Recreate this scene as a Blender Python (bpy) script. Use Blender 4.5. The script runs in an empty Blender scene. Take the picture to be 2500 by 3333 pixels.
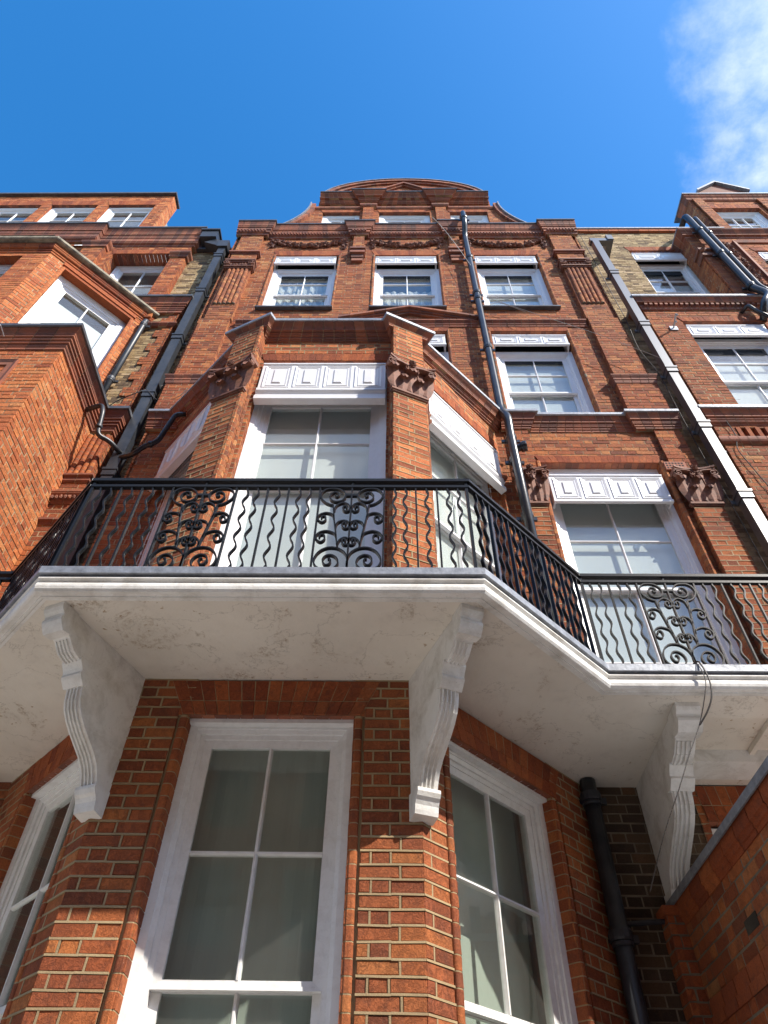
import bpy, math, random
from mathutils import Vector, Matrix, noise as mnoise
random.seed(11)
S = bpy.context.scene
COL = S.collection
ZO = 1.6                      # eye height: everything below is laid out with z measured from the camera, then lifted
R = math.radians

# ------------------------------------------------------------------ camera
TH, ROLL, YAW = R(48.72), R(1.1), R(-1.25)
FW = Vector((math.sin(YAW)*math.cos(TH), math.cos(YAW)*math.cos(TH), math.sin(TH)))
R0 = Vector((math.cos(YAW), -math.sin(YAW), 0)); U0 = R0.cross(FW)
RR = math.cos(ROLL)*R0 + math.sin(ROLL)*U0
UU = -math.sin(ROLL)*R0 + math.cos(ROLL)*U0
cd = bpy.data.cameras.new('camera'); cam = bpy.data.objects.new('camera', cd); COL.objects.link(cam)
cd.sensor_fit = 'HORIZONTAL'; cd.sensor_width = 36; cd.lens = 36*2260/2500.
cd.clip_start = 0.05; cd.clip_end = 3000
M = Matrix((RR, UU, -FW)).transposed().to_4x4(); M.translation = (0, 0, ZO)
cam.matrix_world = M
S.camera = cam

# ------------------------------------------------------------------ sky, sun, exposure
SUN_EL, SUN_AZ = 43.6, 54.0    # azimuth: degrees to the right of the facade's normal
w = bpy.data.worlds.new('World'); S.world = w; w.use_nodes = True
nt = w.node_tree; nt.nodes.clear()
def wn(t, **k):
    n = nt.nodes.new(t)
    for a, b in k.items(): setattr(n, a, b)
    return n
def wmath(op, a, b=None, clamp=False):
    n = wn('ShaderNodeMath', operation=op, use_clamp=clamp)
    for i, v in enumerate((a, b)):
        if v is None: continue
        if isinstance(v, (int, float)): n.inputs[i].default_value = v
        else: nt.links.new(v, n.inputs[i])
    return n.outputs[0]
sky = wn('ShaderNodeTexSky', sky_type='NISHITA', sun_disc=False)
sky.sun_elevation = R(SUN_EL); sky.sun_rotation = R(180-SUN_AZ)
sky.air_density = 1.0; sky.dust_density = 0.55; sky.ozone_density = 2.5; sky.altitude = 50
hs = wn('ShaderNodeHueSaturation'); hs.inputs['Saturation'].default_value = 1.36; hs.inputs['Hue'].default_value = 0.4985; hs.inputs['Value'].default_value = 1.42
nt.links.new(sky.outputs[0], hs.inputs['Color'])
tc = wn('ShaderNodeTexCoord'); sep = wn('ShaderNodeSeparateXYZ'); nt.links.new(tc.outputs['Generated'], sep.inputs[0])
zc = wmath('MAXIMUM', sep.outputs[2], 0.06)
comb = wn('ShaderNodeCombineXYZ')
nt.links.new(wmath('DIVIDE', sep.outputs[0], zc), comb.inputs[0]); nt.links.new(wmath('DIVIDE', sep.outputs[1], zc), comb.inputs[1])
CLOUD_OFF = (-11.0068, 18.6318, 1.1370)
mp = wn('ShaderNodeMapping'); mp.inputs['Location'].default_value = CLOUD_OFF
nt.links.new(comb.outputs[0], mp.inputs[0])
n1 = wn('ShaderNodeTexNoise'); n1.inputs['Scale'].default_value = 1.15; n1.inputs['Detail'].default_value = 9; n1.inputs['Roughness'].default_value = 0.62; n1.inputs['Distortion'].default_value = 0.5
n2 = wn('ShaderNodeTexNoise'); n2.inputs['Scale'].default_value = 0.45; n2.inputs['Detail'].default_value = 2
for n in (n1, n2): nt.links.new(mp.outputs[0], n.inputs['Vector'])
cm = wmath('ADD', wmath('MULTIPLY', n1.outputs[0], 0.55), wmath('MULTIPLY', n2.outputs[0], 0.75))
mr = wn('ShaderNodeMapRange'); mr.interpolation_type = 'SMOOTHSTEP'
mr.inputs['From Min'].default_value = 0.695; mr.inputs['From Max'].default_value = 0.82; mr.inputs['To Max'].default_value = 0.9
nt.links.new(cm, mr.inputs['Value'])
mix = wn('ShaderNodeMix', data_type='RGBA'); nt.links.new(mr.outputs[0], mix.inputs['Factor'])
nt.links.new(hs.outputs[0], mix.inputs['A']); mix.inputs['B'].default_value = (7.0, 7.2, 7.7, 1)
bg = wn('ShaderNodeBackground'); bg.inputs['Strength'].default_value = 0.15
nt.links.new(mix.outputs['Result'], bg.inputs['Color'])
wo = wn('ShaderNodeOutputWorld'); nt.links.new(bg.outputs[0], wo.inputs[0])

sd = bpy.data.lights.new('sun', 'SUN'); sd.energy = 5.0; sd.angle = R(0.53); sd.color = (1.0, 0.93, 0.83)
sun = bpy.data.objects.new('sun', sd); COL.objects.link(sun)
sdir = Vector((math.sin(R(SUN_AZ))*math.cos(R(SUN_EL)), -math.cos(R(SUN_AZ))*math.cos(R(SUN_EL)), math.sin(R(SUN_EL))))
sun.rotation_euler = (-sdir).to_track_quat('-Z', 'Y').to_euler(); sun.location = (12, -12, 20)
S.view_settings.view_transform = 'Standard'; S.view_settings.look = 'None'
S.view_settings.exposure = 0.60; S.view_settings.gamma = 1.0; S.view_settings.use_curve_mapping = False
S.render.film_transparent = False
S.cycles.use_denoising = True
S.cycles.max_bounces = 8; S.cycles.transparent_max_bounces = 12

# ------------------------------------------------------------------ materials
MATS = {}
class NT:
    def __init__(s, name):
        s.m = bpy.data.materials.new(name); s.m.use_nodes = True; s.t = s.m.node_tree; s.t.nodes.clear()
        s.out = s.t.nodes.new('ShaderNodeOutputMaterial')
    def n(s, t, ins=None, **k):
        x = s.t.nodes.new(t)
        for a, b in k.items(): setattr(x, a, b)
        for a, b in (ins or {}).items():
            if hasattr(b, 'links') or isinstance(b, bpy.types.NodeSocket): s.t.links.new(b, x.inputs[a])
            else: x.inputs[a].default_value = b
        return x
    def pos(s): return s.n('ShaderNodeNewGeometry').outputs['Position']
    def noise(s, scale, detail=4, rough=.55, vec=None, dist=0.):
        return s.n('ShaderNodeTexNoise', {'Vector': vec or s.pos(), 'Scale': scale, 'Detail': detail, 'Roughness': rough, 'Distortion': dist}).outputs[0]
    def ramp(s, fac, stops, interp='LINEAR'):
        r = s.n('ShaderNodeValToRGB', {'Fac': fac}); e = r.color_ramp.elements; r.color_ramp.interpolation = interp
        while len(e) < len(stops): e.new(.5)
        for q, (p, c) in zip(e, stops):
            q.position = p; q.color = (c, c, c, 1) if isinstance(c, (int, float)) else (*c, 1)
        return r.outputs[0]
    def mix(s, fac, a, b, mode='MIX'):
        x = s.n('ShaderNodeMix', data_type='RGBA', blend_type=mode)
        for i, v in (('Factor', fac), ('A', a), ('B', b)):
            if isinstance(v, bpy.types.NodeSocket): s.t.links.new(v, x.inputs[i])
            else: x.inputs[i].default_value = v if i == 'Factor' else (*v, 1)
        return x.outputs['Result']
    def math(s, op, a, b):
        x = s.n('ShaderNodeMath', operation=op)
        for i, v in enumerate((a, b)):
            if isinstance(v, bpy.types.NodeSocket): s.t.links.new(v, x.inputs[i])
            else: x.inputs[i].default_value = v
        return x.outputs[0]
    def bump(s, h, strength, dist=.01):
        return s.n('ShaderNodeBump', {'Height': h, 'Strength': strength, 'Distance': dist}).outputs[0]
    def bsdf(s, col, rough=.7, normal=None, **k):
        ins = {'Base Color': col if isinstance(col, bpy.types.NodeSocket) else (*col, 1), 'Roughness': rough}
        if normal is not None: ins['Normal'] = normal
        ins.update(k)
        b = s.n('ShaderNodeBsdfPrincipled', ins)
        s.t.links.new(b.outputs[0], s.out.inputs[0]); return s.m

def brick_mat(name, stops, single, soot=.5, blotch=(.07, .035, .03), bump=.6):
    q = NT(name)
    rnd = q.n('ShaderNodeObjectInfo').outputs['Random'] if single else q.n('ShaderNodeAttribute', attribute_name='rnd').outputs['Fac']
    c = q.ramp(rnd, stops)
    g = q.noise(95, 6, .7)
    c = q.mix(.75, c, q.ramp(g, [(.25, .45), (.5, .95), (.75, 1.25)]), 'MULTIPLY')
    b = q.ramp(q.noise(13, 5, .65, dist=.6), [(.5, 0.), (.68, 1.)])
    c = q.mix(q.math('MULTIPLY', b, .38), c, blotch)
    s2 = q.ramp(q.noise(1.1, 4, .6), [(.42, 0.), (.7, 1.)])
    c = q.mix(q.math('MULTIPLY', s2, soot), c, q.mix(.75, c, (.11, .07, .055), 'MIX'))
    sp = q.ramp(q.noise(210, 2, .5), [(.68, 0.), (.76, 1.)])
    c = q.mix(q.math('MULTIPLY', sp, .35), c, (.55, .42, .30))
    cr = q.ramp(q.noise(15, 8, .72, dist=1.1), [(.455, 1.), (.495, 0.), (.505, 0.), (.545, 1.)])
    c = q.mix(q.math('MULTIPLY', q.math('SUBTRACT', 1., cr), .16), c, (.09, .035, .024))
    h = q.math('ADD', q.math('ADD', q.math('MULTIPLY', g, .5), q.noise(42, 6, .72, dist=.7)), q.math('MULTIPLY', cr, .35))
    return q.bsdf(c, .86, q.bump(h, bump, .008), **{'Specular IOR Level': .25})

RED = [(0.0, (0.2205, 0.066, 0.0311)), (0.08, (0.294, 0.0795, 0.0326)), (0.35, (0.3622, 0.0989, 0.037)), (0.7, (0.4253, 0.1222, 0.0414)), (0.93, (0.4778, 0.1533, 0.0474)), (1.0, (0.525, 0.1892, 0.0592))]
BROWN = [(0.0, (0.2115, 0.072, 0.0376)), (0.15, (0.3005, 0.0925, 0.0408)), (0.4, (0.3839, 0.1214, 0.0471)), (0.7, (0.4563, 0.1562, 0.0572)), (0.92, (0.5231, 0.1954, 0.069)), (1.0, (0.5565, 0.2571, 0.102))]
ORANGE = [(0.0, (0.3998, 0.1086, 0.0456)), (0.2, (0.5057, 0.1467, 0.0531)), (0.55, (0.5998, 0.1868, 0.0646)), (0.85, (0.6586, 0.2227, 0.0746)), (1.0, (0.6821, 0.2825, 0.1077))]
STOCK = [(0.0, (0.128, 0.087, 0.0512)), (0.2, (0.2688, 0.1792, 0.0896)), (0.5, (0.3968, 0.2752, 0.1344)), (0.8, (0.512, 0.3712, 0.1856)), (1.0, (0.5888, 0.4224, 0.2432))]
DARKSTOCK = [(0., (.03, .022, .016)), (.4, (.07, .048, .03)), (.8, (.11, .075, .042)), (1., (.16, .085, .04))]  # sooty stock brick, with the balcony's shade mixed into the tone
RUB = [(0.0, (0.2625, 0.0601, 0.0237)), (0.3, (0.3465, 0.0825, 0.0281)), (0.7, (0.42, 0.1086, 0.0348)), (1.0, (0.483, 0.1406, 0.0444))]
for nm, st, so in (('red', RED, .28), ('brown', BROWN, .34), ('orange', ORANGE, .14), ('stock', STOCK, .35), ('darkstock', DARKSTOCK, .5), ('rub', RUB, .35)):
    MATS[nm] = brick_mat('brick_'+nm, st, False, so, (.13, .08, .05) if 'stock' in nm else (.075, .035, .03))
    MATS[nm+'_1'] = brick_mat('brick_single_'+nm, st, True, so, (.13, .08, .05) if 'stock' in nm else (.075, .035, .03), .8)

def mortar(name, base, dark):
    q = NT(name); g = q.noise(160, 5, .7)
    c = q.mix(q.ramp(q.noise(2.2, 5, .6), [(.38, 0.), (.62, 1.)]), base, dark)
    c = q.mix(.6, c, q.ramp(g, [(.2, .55), (.8, 1.2)]), 'MULTIPLY')
    return q.bsdf(c, .95, q.bump(g, .7, .004), **{'Specular IOR Level': .15})
MATS['mortar'] = mortar('mortar_tan', (.44, .33, .19), (.33, .245, .145))
MATS['mortar_up'] = mortar('mortar_upper', (.48, .36, .22), (.25, .175, .11))
MATS['mortar_grey'] = mortar('mortar_grey', (.30, .25, .18), (.16, .13, .10))
MATS['mortar_dark'] = mortar('mortar_dark', (.10, .085, .065), (.05, .042, .034))

q = NT('moulded_terracotta')       # moulded brick cornices: red, sooty on top
rnd = q.n('ShaderNodeAttribute', attribute_name='rnd').outputs['Fac']
c = q.ramp(rnd, [(0., (.19, .066, .042)), (.3, (.28, .088, .048)), (.7, (.36, .112, .055)), (1., (.43, .148, .07))])
c = q.mix(.7, c, q.ramp(q.noise(70, 5, .7), [(.2, .5), (.8, 1.3)]), 'MULTIPLY')
c = q.mix(q.math('MULTIPLY', q.ramp(q.noise(3.2, 6, .65, dist=.5), [(.42, 0.), (.64, 1.)]), .55), c, (.085, .056, .044))
MATS['mould'] = q.bsdf(c, .8, q.bump(q.noise(60, 5, .7), .6, .006))
q = NT('dark_terracotta')
c = q.mix(q.ramp(q.noise(14, 5, .7), [(.35, 0.), (.7, 1.)]), (.27, .105, .06), (.10, .05, .036))
MATS['terra'] = q.bsdf(c, .75, q.bump(q.noise(80, 5, .7), .7, .004))

def paint(name, base, grime, amt, rough=.45, scale=5., crack=True, bumps=.25):
    q = NT(name)
    g = q.ramp(q.noise(scale, 7, .7, dist=.4), [(.45, 0.), (.72, 1.)])
    c = q.mix(q.math('MULTIPLY', g, amt), base, grime)
    f = q.ramp(q.noise(48, 6, .75), [(.60, 0.), (.70, 1.)])
    c = q.mix(q.math('MULTIPLY', f, amt*.75), c, tuple(v*.55 for v in grime))
    h = q.math('ADD', q.noise(26, 5, .6), q.math('MULTIPLY', q.noise(150, 3, .6), .3))
    return q.bsdf(c, rough, q.bump(h, bumps, .006))
MATS['white'] = paint('white_gloss_paint', (.81, .81, .82), (.55, .53, .50), .22, .33, 8, bumps=.1)
MATS['white_low'] = paint('weathered_white_paint', (.78, .78, .77), (.42, .39, .35), .30, .38, 14, bumps=.22)
MATS['stucco'] = paint('stucco_white', (.75, .735, .70), (.34, .30, .24), .6, .6, 4.5, bumps=.5)
q = NT('stucco_soffit')            # cream ceiling paint with damp stains and flakes
c = q.mix(q.ramp(q.noise(1.3, 5, .6), [(.38, 0.), (.66, 1.)]), (.74, .685, .60), (.65, .595, .515))
st = q.ramp(q.noise(2.3, 8, .72, dist=.8), [(.56, 0.), (.66, 1.)])
fl = q.ramp(q.noise(40, 6, .8), [(.47, 0.), (.58, 1.)])
c = q.mix(q.math('MULTIPLY', q.math('MULTIPLY', st, fl), .85), c, (.32, .20, .095))
c = q.mix(q.math('MULTIPLY', q.ramp(q.noise(6, 6, .7), [(.55, 0.), (.75, 1.)]), .3), c, (.42, .38, .33))
sp = q.math('MULTIPLY', q.ramp(q.noise(22, 3, .5), [(.66, 0.), (.70, 1.)]), q.ramp(q.noise(1.7, 2, .5), [(.50, 0.), (.58, 1.)]))
c = q.mix(q.math('MULTIPLY', sp, .8), c, (.34, .22, .10))
ck = q.ramp(q.noise(1.4, 7, .62, dist=.4), [(.4955, 0.), (.4985, 1.), (.5015, 1.), (.5045, 0.)])
c = q.mix(q.math('MULTIPLY', ck, .45), c, (.25, .21, .17))
h = q.math('ADD', q.noise(9, 6, .6), q.math('MULTIPLY', q.math('MULTIPLY', st, fl), .8))
MATS['soffit'] = q.bsdf(c, .65, q.bump(h, .35, .02))
q = NT('lead_sheet')
MATS['lead'] = q.bsdf(q.mix(q.ramp(q.noise(14, 6, .7), [(.35, 0.), (.7, 1.)]), (.34, .36, .40), (.17, .18, .20)), .5, q.bump(q.noise(20, 4, .6), .4, .01), Metallic=.35)
q = NT('lead_dark')
MATS['lead_dark'] = q.bsdf(q.mix(q.ramp(q.noise(9, 6, .7), [(.35, 0.), (.7, 1.)]), (.10, .105, .12), (.045, .045, .05)), .5, q.bump(q.noise(20, 4, .6), .4, .01), Metallic=.2)
q = NT('stone_coping')
MATS['stone'] = q.bsdf(q.mix(q.ramp(q.noise(7, 7, .7), [(.4, 0.), (.65, 1.)]), (.36, .31, .22), (.10, .09, .07)), .85, q.bump(q.noise(45, 5, .7), .5, .006))
q = NT('black_iron')
c = q.mix(q.ramp(q.noise(55, 5, .7), [(.62, 0.), (.75, 1.)]), (.012, .0125, .014), (.05, .035, .028))
MATS['iron'] = q.bsdf(c, .36, q.bump(q.noise(70, 4, .6), .2, .002), **{'Specular IOR Level': .22})
q = NT('black_pipe')
c = q.mix(q.ramp(q.noise(4, 6, .7), [(.4, 0.), (.7, 1.)]), (.014, .016, .021), (.05, .05, .052))
MATS['pipe'] = q.bsdf(c, .3, q.bump(q.noise(30, 4, .6), .25, .004))
q = NT('pipe_paint_dull')
c = q.mix(q.ramp(q.noise(5, 6, .7), [(.35, 0.), (.65, 1.)]), (.017, .021, .029), (.045, .048, .054))
MATS['pipe2'] = q.bsdf(c, .42, q.bump(q.noise(30, 4, .6), .3, .004))
q = NT('pipe_gloss')
c = q.mix(q.ramp(q.noise(4, 6, .7), [(.4, 0.), (.7, 1.)]), (.03, .033, .038), (.05, .052, .056))
MATS['pipe_gloss'] = q.bsdf(c, .46, q.bump(q.noise(12, 4, .6), .1, .004), **{'Specular IOR Level': 1.0, 'Coat Weight': .6, 'Coat Roughness': .42})
q = NT('cable'); MATS['cable'] = q.bsdf((.03, .022, .018), .6)
q = NT('cable_white'); MATS['cable_w'] = q.bsdf((.5, .45, .38), .6)
q = NT('grey_metal'); MATS['metal'] = q.bsdf((.45, .45, .47), .4, Metallic=.6)
q = NT('hollow_dark'); MATS['dark'] = q.bsdf((.012, .012, .013), .9)
q = NT('room'); MATS['room'] = q.bsdf((.30, .30, .29), .9)
def cloth(name, col):
    q = NT(name)
    d = q.n('ShaderNodeBsdfDiffuse', {'Color': (*col, 1)}); tl = q.n('ShaderNodeBsdfTranslucent', {'Color': (*col, 1)})
    m = q.n('ShaderNodeMixShader', {0: .25, 1: d.outputs[0], 2: tl.outputs[0]})
    q.t.links.new(m.outputs[0], q.out.inputs[0]); return q.m
MATS['blind'] = cloth('white_blind', (.86, .88, .88))
MATS['net'] = cloth('net_curtain', (.78, .78, .76))
MATS['sheer'] = cloth('grey_sheer_curtain', (.48, .53, .47))
q = NT('window_glass')
bk = q.n('ShaderNodeNewGeometry').outputs['Backfacing']
fr = q.n('ShaderNodeFresnel', {'IOR': q.math('ADD', q.math('MULTIPLY', bk, 1/1.52-1.52), 1.52), 'Normal': q.bump(q.noise(2.6, 2, .5), .035, .02)})
gl = q.n('ShaderNodeBsdfGlossy', {'Color': (1, 1, 1, 1), 'Roughness': .015, 'Normal': q.bump(q.noise(2.6, 2, .5), .035, .02)})
tr = q.n('ShaderNodeBsdfTransparent', {'Color': (.955, .98, .968, 1)})
df = q.n('ShaderNodeBsdfDiffuse', {'Color': (.5, .5, .47, 1)})
m0 = q.n('ShaderNodeMixShader', {0: .035, 1: tr.outputs[0], 2: df.outputs[0]})
m1 = q.n('ShaderNodeMixShader', {0: fr.outputs[0], 1: m0.outputs[0], 2: gl.outputs[0]})
q.t.links.new(m1.outputs[0], q.out.inputs[0]); MATS['glass'] = q.m
q = NT('paving')
MATS['paving'] = q.bsdf(q.mix(q.ramp(q.noise(1.5, 6, .6), [(.35, 0.), (.65, 1.)]), (.48, .455, .41), (.40, .375, .335)), .85, q.bump(q.noise(40, 4, .6), .3, .01))
q = NT('asphalt')
MATS['asphalt'] = q.bsdf(q.mix(q.noise(60, 4, .6), (.075, .075, .077), (.115, .112, .108)), .9, q.bump(q.noise(120, 3, .6), .4, .01))
q = NT('airbrick'); MATS['airbrick'] = q.bsdf((.36, .14, .085), .85)

# ------------------------------------------------------------------ mesh helpers
class MB:
    def __init__(s): s.v = []; s.f = []; s.r = []; s.m = []
    def face(s, pts, r=None, m=0):
        i = len(s.v); s.v += [tuple(p) for p in pts]; s.f.append(tuple(range(i, i+len(pts))))
        s.r.append(random.random() if r is None else r); s.m.append(m)
    def hexa(s, a, b, r=None, m=0, back=True):
        """a: 4 front corners (ccw from outside), b: 4 back corners"""
        r = random.random() if r is None else r
        i = len(s.v); s.v += [tuple(p) for p in a]+[tuple(p) for p in b]
        fs = [(0, 1, 2, 3)]+[(k, k+4, (k+1) % 4+4, (k+1) % 4) for k in range(4)]
        if back: fs.append((7, 6, 5, 4))
        for f in fs: s.f.append(tuple(i+k for k in f)); s.r.append(r); s.m.append(m)
    def box(s, x0, x1, y0, y1, z0, z1, r=None, m=0):
        s.hexa([(x0, y0, z0), (x1, y0, z0), (x1, y0, z1), (x0, y0, z1)], [(x0, y1, z0), (x1, y1, z0), (x1, y1, z1), (x0, y1, z1)], r, m)
    def fbox(s, fr, u0, u1, z0, z1, o0, o1, r=None, m=0):
        """box in a wall frame, o1 (front, outward) > o0 (back)"""
        P = fr.p
        s.hexa([P(u0, z0, o1), P(u1, z0, o1), P(u1, z1, o1), P(u0, z1, o1)], [P(u0, z0, o0), P(u1, z0, o0), P(u1, z1, o0), P(u0, z1, o0)], r, m)
    def ring(s, fr, u0, u1, z0, z1, wd, o0, o1, wt=None, wb=None, bev=0.):
        """mitred rectangular frame"""
        wt = wd if wt is None else wt; wb = wd if wb is None else wb
        P = fr.p; A = [(u0, z0), (u1, z0), (u1, z1), (u0, z1)]; B = [(u0+wd, z0+wb), (u1-wd, z0+wb), (u1-wd, z1-wt), (u0+wd, z1-wt)]
        for k in range(4):
            j = (k+1) % 4
            s.hexa([P(*A[k], o1), P(*A[j], o1), P(*B[j], o1-bev), P(*B[k], o1-bev)], [P(*A[k], o0), P(*A[j], o0), P(*B[j], o0), P(*B[k], o0)])
    def prism(s, poly, fa, fb, r=None, m=0):
        """poly: list of 2d points; fa/fb map a 2d point to the two end positions"""
        r = random.random() if r is None else r
        i = len(s.v); n = len(poly)
        s.v += [tuple(fa(*p)) for p in poly]+[tuple(fb(*p)) for p in poly]
        s.f.append(tuple(range(i, i+n))); s.f.append(tuple(range(i+2*n-1, i+n-1, -1)))
        for k in range(n): j = (k+1) % n; s.f.append((i+k, i+n+k, i+n+j, i+j))
        s.r += [r]*(n+2); s.m += [m]*(n+2)
    def tube(s, pts, rad, n=10, cap=True, r=None):
        r = random.random() if r is None else r
        pts = [Vector(p) for p in pts]; i0 = len(s.v); N = len(pts)
        rads = rad if isinstance(rad, (list, tuple)) else [rad]*N
        up = Vector((0, 0, 1)); prev = None
        for k, p in enumerate(pts):
            d = (pts[min(k+1, N-1)]-pts[max(k-1, 0)]).normalized()
            if prev is None:
                a = d.cross(up if abs(d.z) < .9 else Vector((1, 0, 0))).normalized()
            else:
                a = (prev-d*prev.dot(d)).normalized()
            prev = a; b = d.cross(a)
            for j in range(n):
                t = 2*math.pi*j/n; s.v.append(tuple(p+rads[k]*(math.cos(t)*a+math.sin(t)*b)))
        for k in range(N-1):
            for j in range(n):
                s.f.append((i0+k*n+j, i0+k*n+(j+1) % n, i0+(k+1)*n+(j+1) % n, i0+(k+1)*n+j)); s.r.append(r); s.m.append(0)
        if cap:
            s.f.append(tuple(i0+j for j in range(n-1, -1, -1))); s.f.append(tuple(i0+(N-1)*n+j for j in range(n)))
            s.r += [r, r]; s.m += [0, 0]
    def blob(s, c, rx, ry, rz, r=None, jit=.2):
        r = random.random() if r is None else r
        n, mm = 6, 3; i0 = len(s.v); c = Vector(c)
        s.v.append(tuple(c+Vector((0, 0, rz))))
        for a in range(1, mm+1):
            ph = math.pi*a/(mm+1)
            for b in range(n):
                t = 2*math.pi*b/n+a*.5; k = 1+random.uniform(-jit, jit)
                s.v.append(tuple(c+Vector((rx*math.sin(ph)*math.cos(t)*k, ry*math.sin(ph)*math.sin(t)*k, rz*math.cos(ph)*k))))
        s.v.append(tuple(c-Vector((0, 0, rz)))); L = len(s.v)-1-i0
        F = []
        for b in range(n): F.append((0, 1+b, 1+(b+1) % n)); F.append((L, L-n+(b+1) % n, L-n+b))
        for a in range(mm-1):
            for b in range(n):
                p = 1+a*n; F.append((p+b, p+n+b, p+n+(b+1) % n, p+(b+1) % n))
        for f in F: s.f.append(tuple(i0+k for k in f)); s.r.append(r); s.m.append(0)
    def mesh(s, name, mats, smooth=False):
        me = bpy.data.meshes.new(name); me.from_pydata(s.v, [], s.f)
        for mt in (mats if isinstance(mats, (list, tuple)) else [mats]): me.materials.append(MATS[mt])
        at = me.attributes.new('rnd', 'FLOAT', 'FACE'); at.data.foreach_set('value', s.r)
        me.polygons.foreach_set('material_index', s.m)
        if smooth: me.polygons.foreach_set('use_smooth', [True]*len(s.f))
        me.update(); return me
    def build(s, name, mats, parent=None, kind=None, smooth=False):
        o = bpy.data.objects.new(name, s.mesh(name, mats, smooth)); COL.objects.link(o)
        if parent: o.parent = parent
        if kind: o['kind'] = kind
        return o

class Fr:
    """vertical wall frame: origin in plan, direction left-to-right as seen from outside"""
    def __init__(s, x0, y0, x1, y1):
        s.O = (x0, y0); s.L = math.hypot(x1-x0, y1-y0); s.t = ((x1-x0)/s.L, (y1-y0)/s.L); s.n = (s.t[1], -s.t[0])
    def p(s, u, z, o=0.): return (s.O[0]+u*s.t[0]+o*s.n[0], s.O[1]+u*s.t[1]+o*s.n[1], z)
    def xu(s, x): return (x-s.O[0])/s.t[0]

def thing(name, label, cat, loc=(0, 0, 0), group=None):
    o = bpy.data.objects.new(name, None); COL.objects.link(o); o.location = loc; o.empty_display_size = .2
    o['label'] = label; o['category'] = cat
    if group: o['group'] = group
    return o
def tag(o, label, cat, group=None):
    o['label'] = label; o['category'] = cat
    if group: o['group'] = group
    return o

# ------------------------------------------------------------------ brickwork
COURSE, JOINT = .0762, .011
BRICKS = {}                   # thing -> list of (wall object, frame, polygon, front offset, random, material)
def add_brick(H, wall, fr, poly, out, mat, rnd=None):
    BRICKS.setdefault(H, []).append((wall, fr, poly, out, random.random() if rnd is None else rnd, mat))

def rows(z0, z1, grid=0.0):
    k = math.floor((z0-grid)/COURSE+1e-6)
    while grid+k*COURSE < z1-1e-4:
        a = grid+k*COURSE; yield k, max(a+JOINT*.5, z0), min(a+COURSE-JOINT*.5, z1); k += 1

def brick_panel(H, wall, fr, u0, u1, z0, z1, mat, holes=(), clip=None, start=0., out=0., jit=.0022, mort=None, grid=0.0, ribbon=False, mortar_depth=.0035, mix=None):
    """wall: mesh builder for the mortar plane (dict key), bricks are recorded for later"""
    mb = mort
    for k, a, b in rows(z0, z1, grid):
        if b-a < .012: continue
        zm = (a+b)/2
        ivs = [(u0, u1)] if clip is None else clip(zm)
        segs = []
        for (s0, s1) in ivs:
            cur = [(s0, s1, a, b)]
            for (h0, g0, h1, g1) in holes:
                nx = []
                for (p, q, za, zb) in cur:
                    if g1 <= za or g0 >= zb or h1 <= p or h0 >= q: nx.append((p, q, za, zb)); continue
                    if h0 > p+.01: nx.append((p, h0, za, zb))
                    if h1 < q-.01: nx.append((h1, q, za, zb))
                    lo, hi = max(p, h0), min(q, h1)
                    if za < g0 and g0-za > .016: nx.append((lo, hi, za, g0))
                    if zb > g1 and zb-g1 > .016: nx.append((lo, hi, g1, zb))
                cur = nx
            segs += cur
        for (p, q, za, zb) in segs:
            if q-p < .012 or zb-za < .012: continue
            off = start+(0 if k % 2 == 0 else .16875)
            brk = []; x = off-math.ceil((off-p)/.3375+1)*.3375
            if ribbon: x = p
            while x < q:
                for ln in ((.225, .1125) if not ribbon else ((.225, .232) if k % 2 == 0 else (.062, .108, .168, .110))):
                    x += ln
                    if p+(.045 if ribbon else .05) < x < q-.045: brk.append(x+random.uniform(-.005, .005))
            ed = [p]+brk+[q]
            for i in range(len(ed)-1):
                e0 = ed[i]+(JOINT*.5 if i else .001); e1 = ed[i+1]-(JOINT*.5 if i < len(ed)-2 else .001)
                j = lambda: random.uniform(-jit, jit)
                poly = [(e0+j(), za+j()), (e1+j(), za+j()), (e1+j(), zb+j()), (e0+j(), zb+j())]
                mt = mat if mix is None or random.random() > mix[1] else mix[0]
                add_brick(H, wall, fr, poly, out+random.uniform(-.0025, .0025), mt)
            if mb is not None:
                P = fr.p; o = out-mortar_depth; g = JOINT*.5+.001
                mb.face([P(p, za-g, o), P(q, za-g, o), P(q, zb+g, o), P(p, zb+g, o)], m=0)
            if ribbon and mb is not None:
                for x in brk:
                    P = fr.p; e = random.uniform(-.001, .001)
                    mb.hexa([P(x-.0056+e, za-.003, out+.0015), P(x+.0056+e, za-.003, out+.0015), P(x+.0056-e, zb+.003, out+.0015), P(x-.0056-e, zb+.003, out+.0015)], [P(x-.0056, za-.003, out-.01), P(x+.0056, za-.003, out-.01), P(x+.0056, zb+.003, out-.01), P(x-.0056, zb+.003, out-.01)])
            if ribbon and mb is not None and zb-za > .05:
                n = max(1, int((q-p)/.12)); P = fr.p
                for i in range(n):
                    c0, c1 = p+(q-p)*i/n, p+(q-p)*(i+1)/n
                    h = [random.uniform(-.0022, .0022) for _ in range(2)]
                    hb = .0058
                    zz = zb+JOINT*.5
                    mb.hexa([P(c0, zz-hb+h[0], out+.0035), P(c1, zz-hb+h[1], out+.0035), P(c1, zz+hb+h[1], out+.002), P(c0, zz+hb+h[0], out+.002)],
                            [P(c0, zz-hb, out-.01), P(c1, zz-hb, out-.01), P(c1, zz+hb, out-.01), P(c0, zz+hb, out-.01)])

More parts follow.
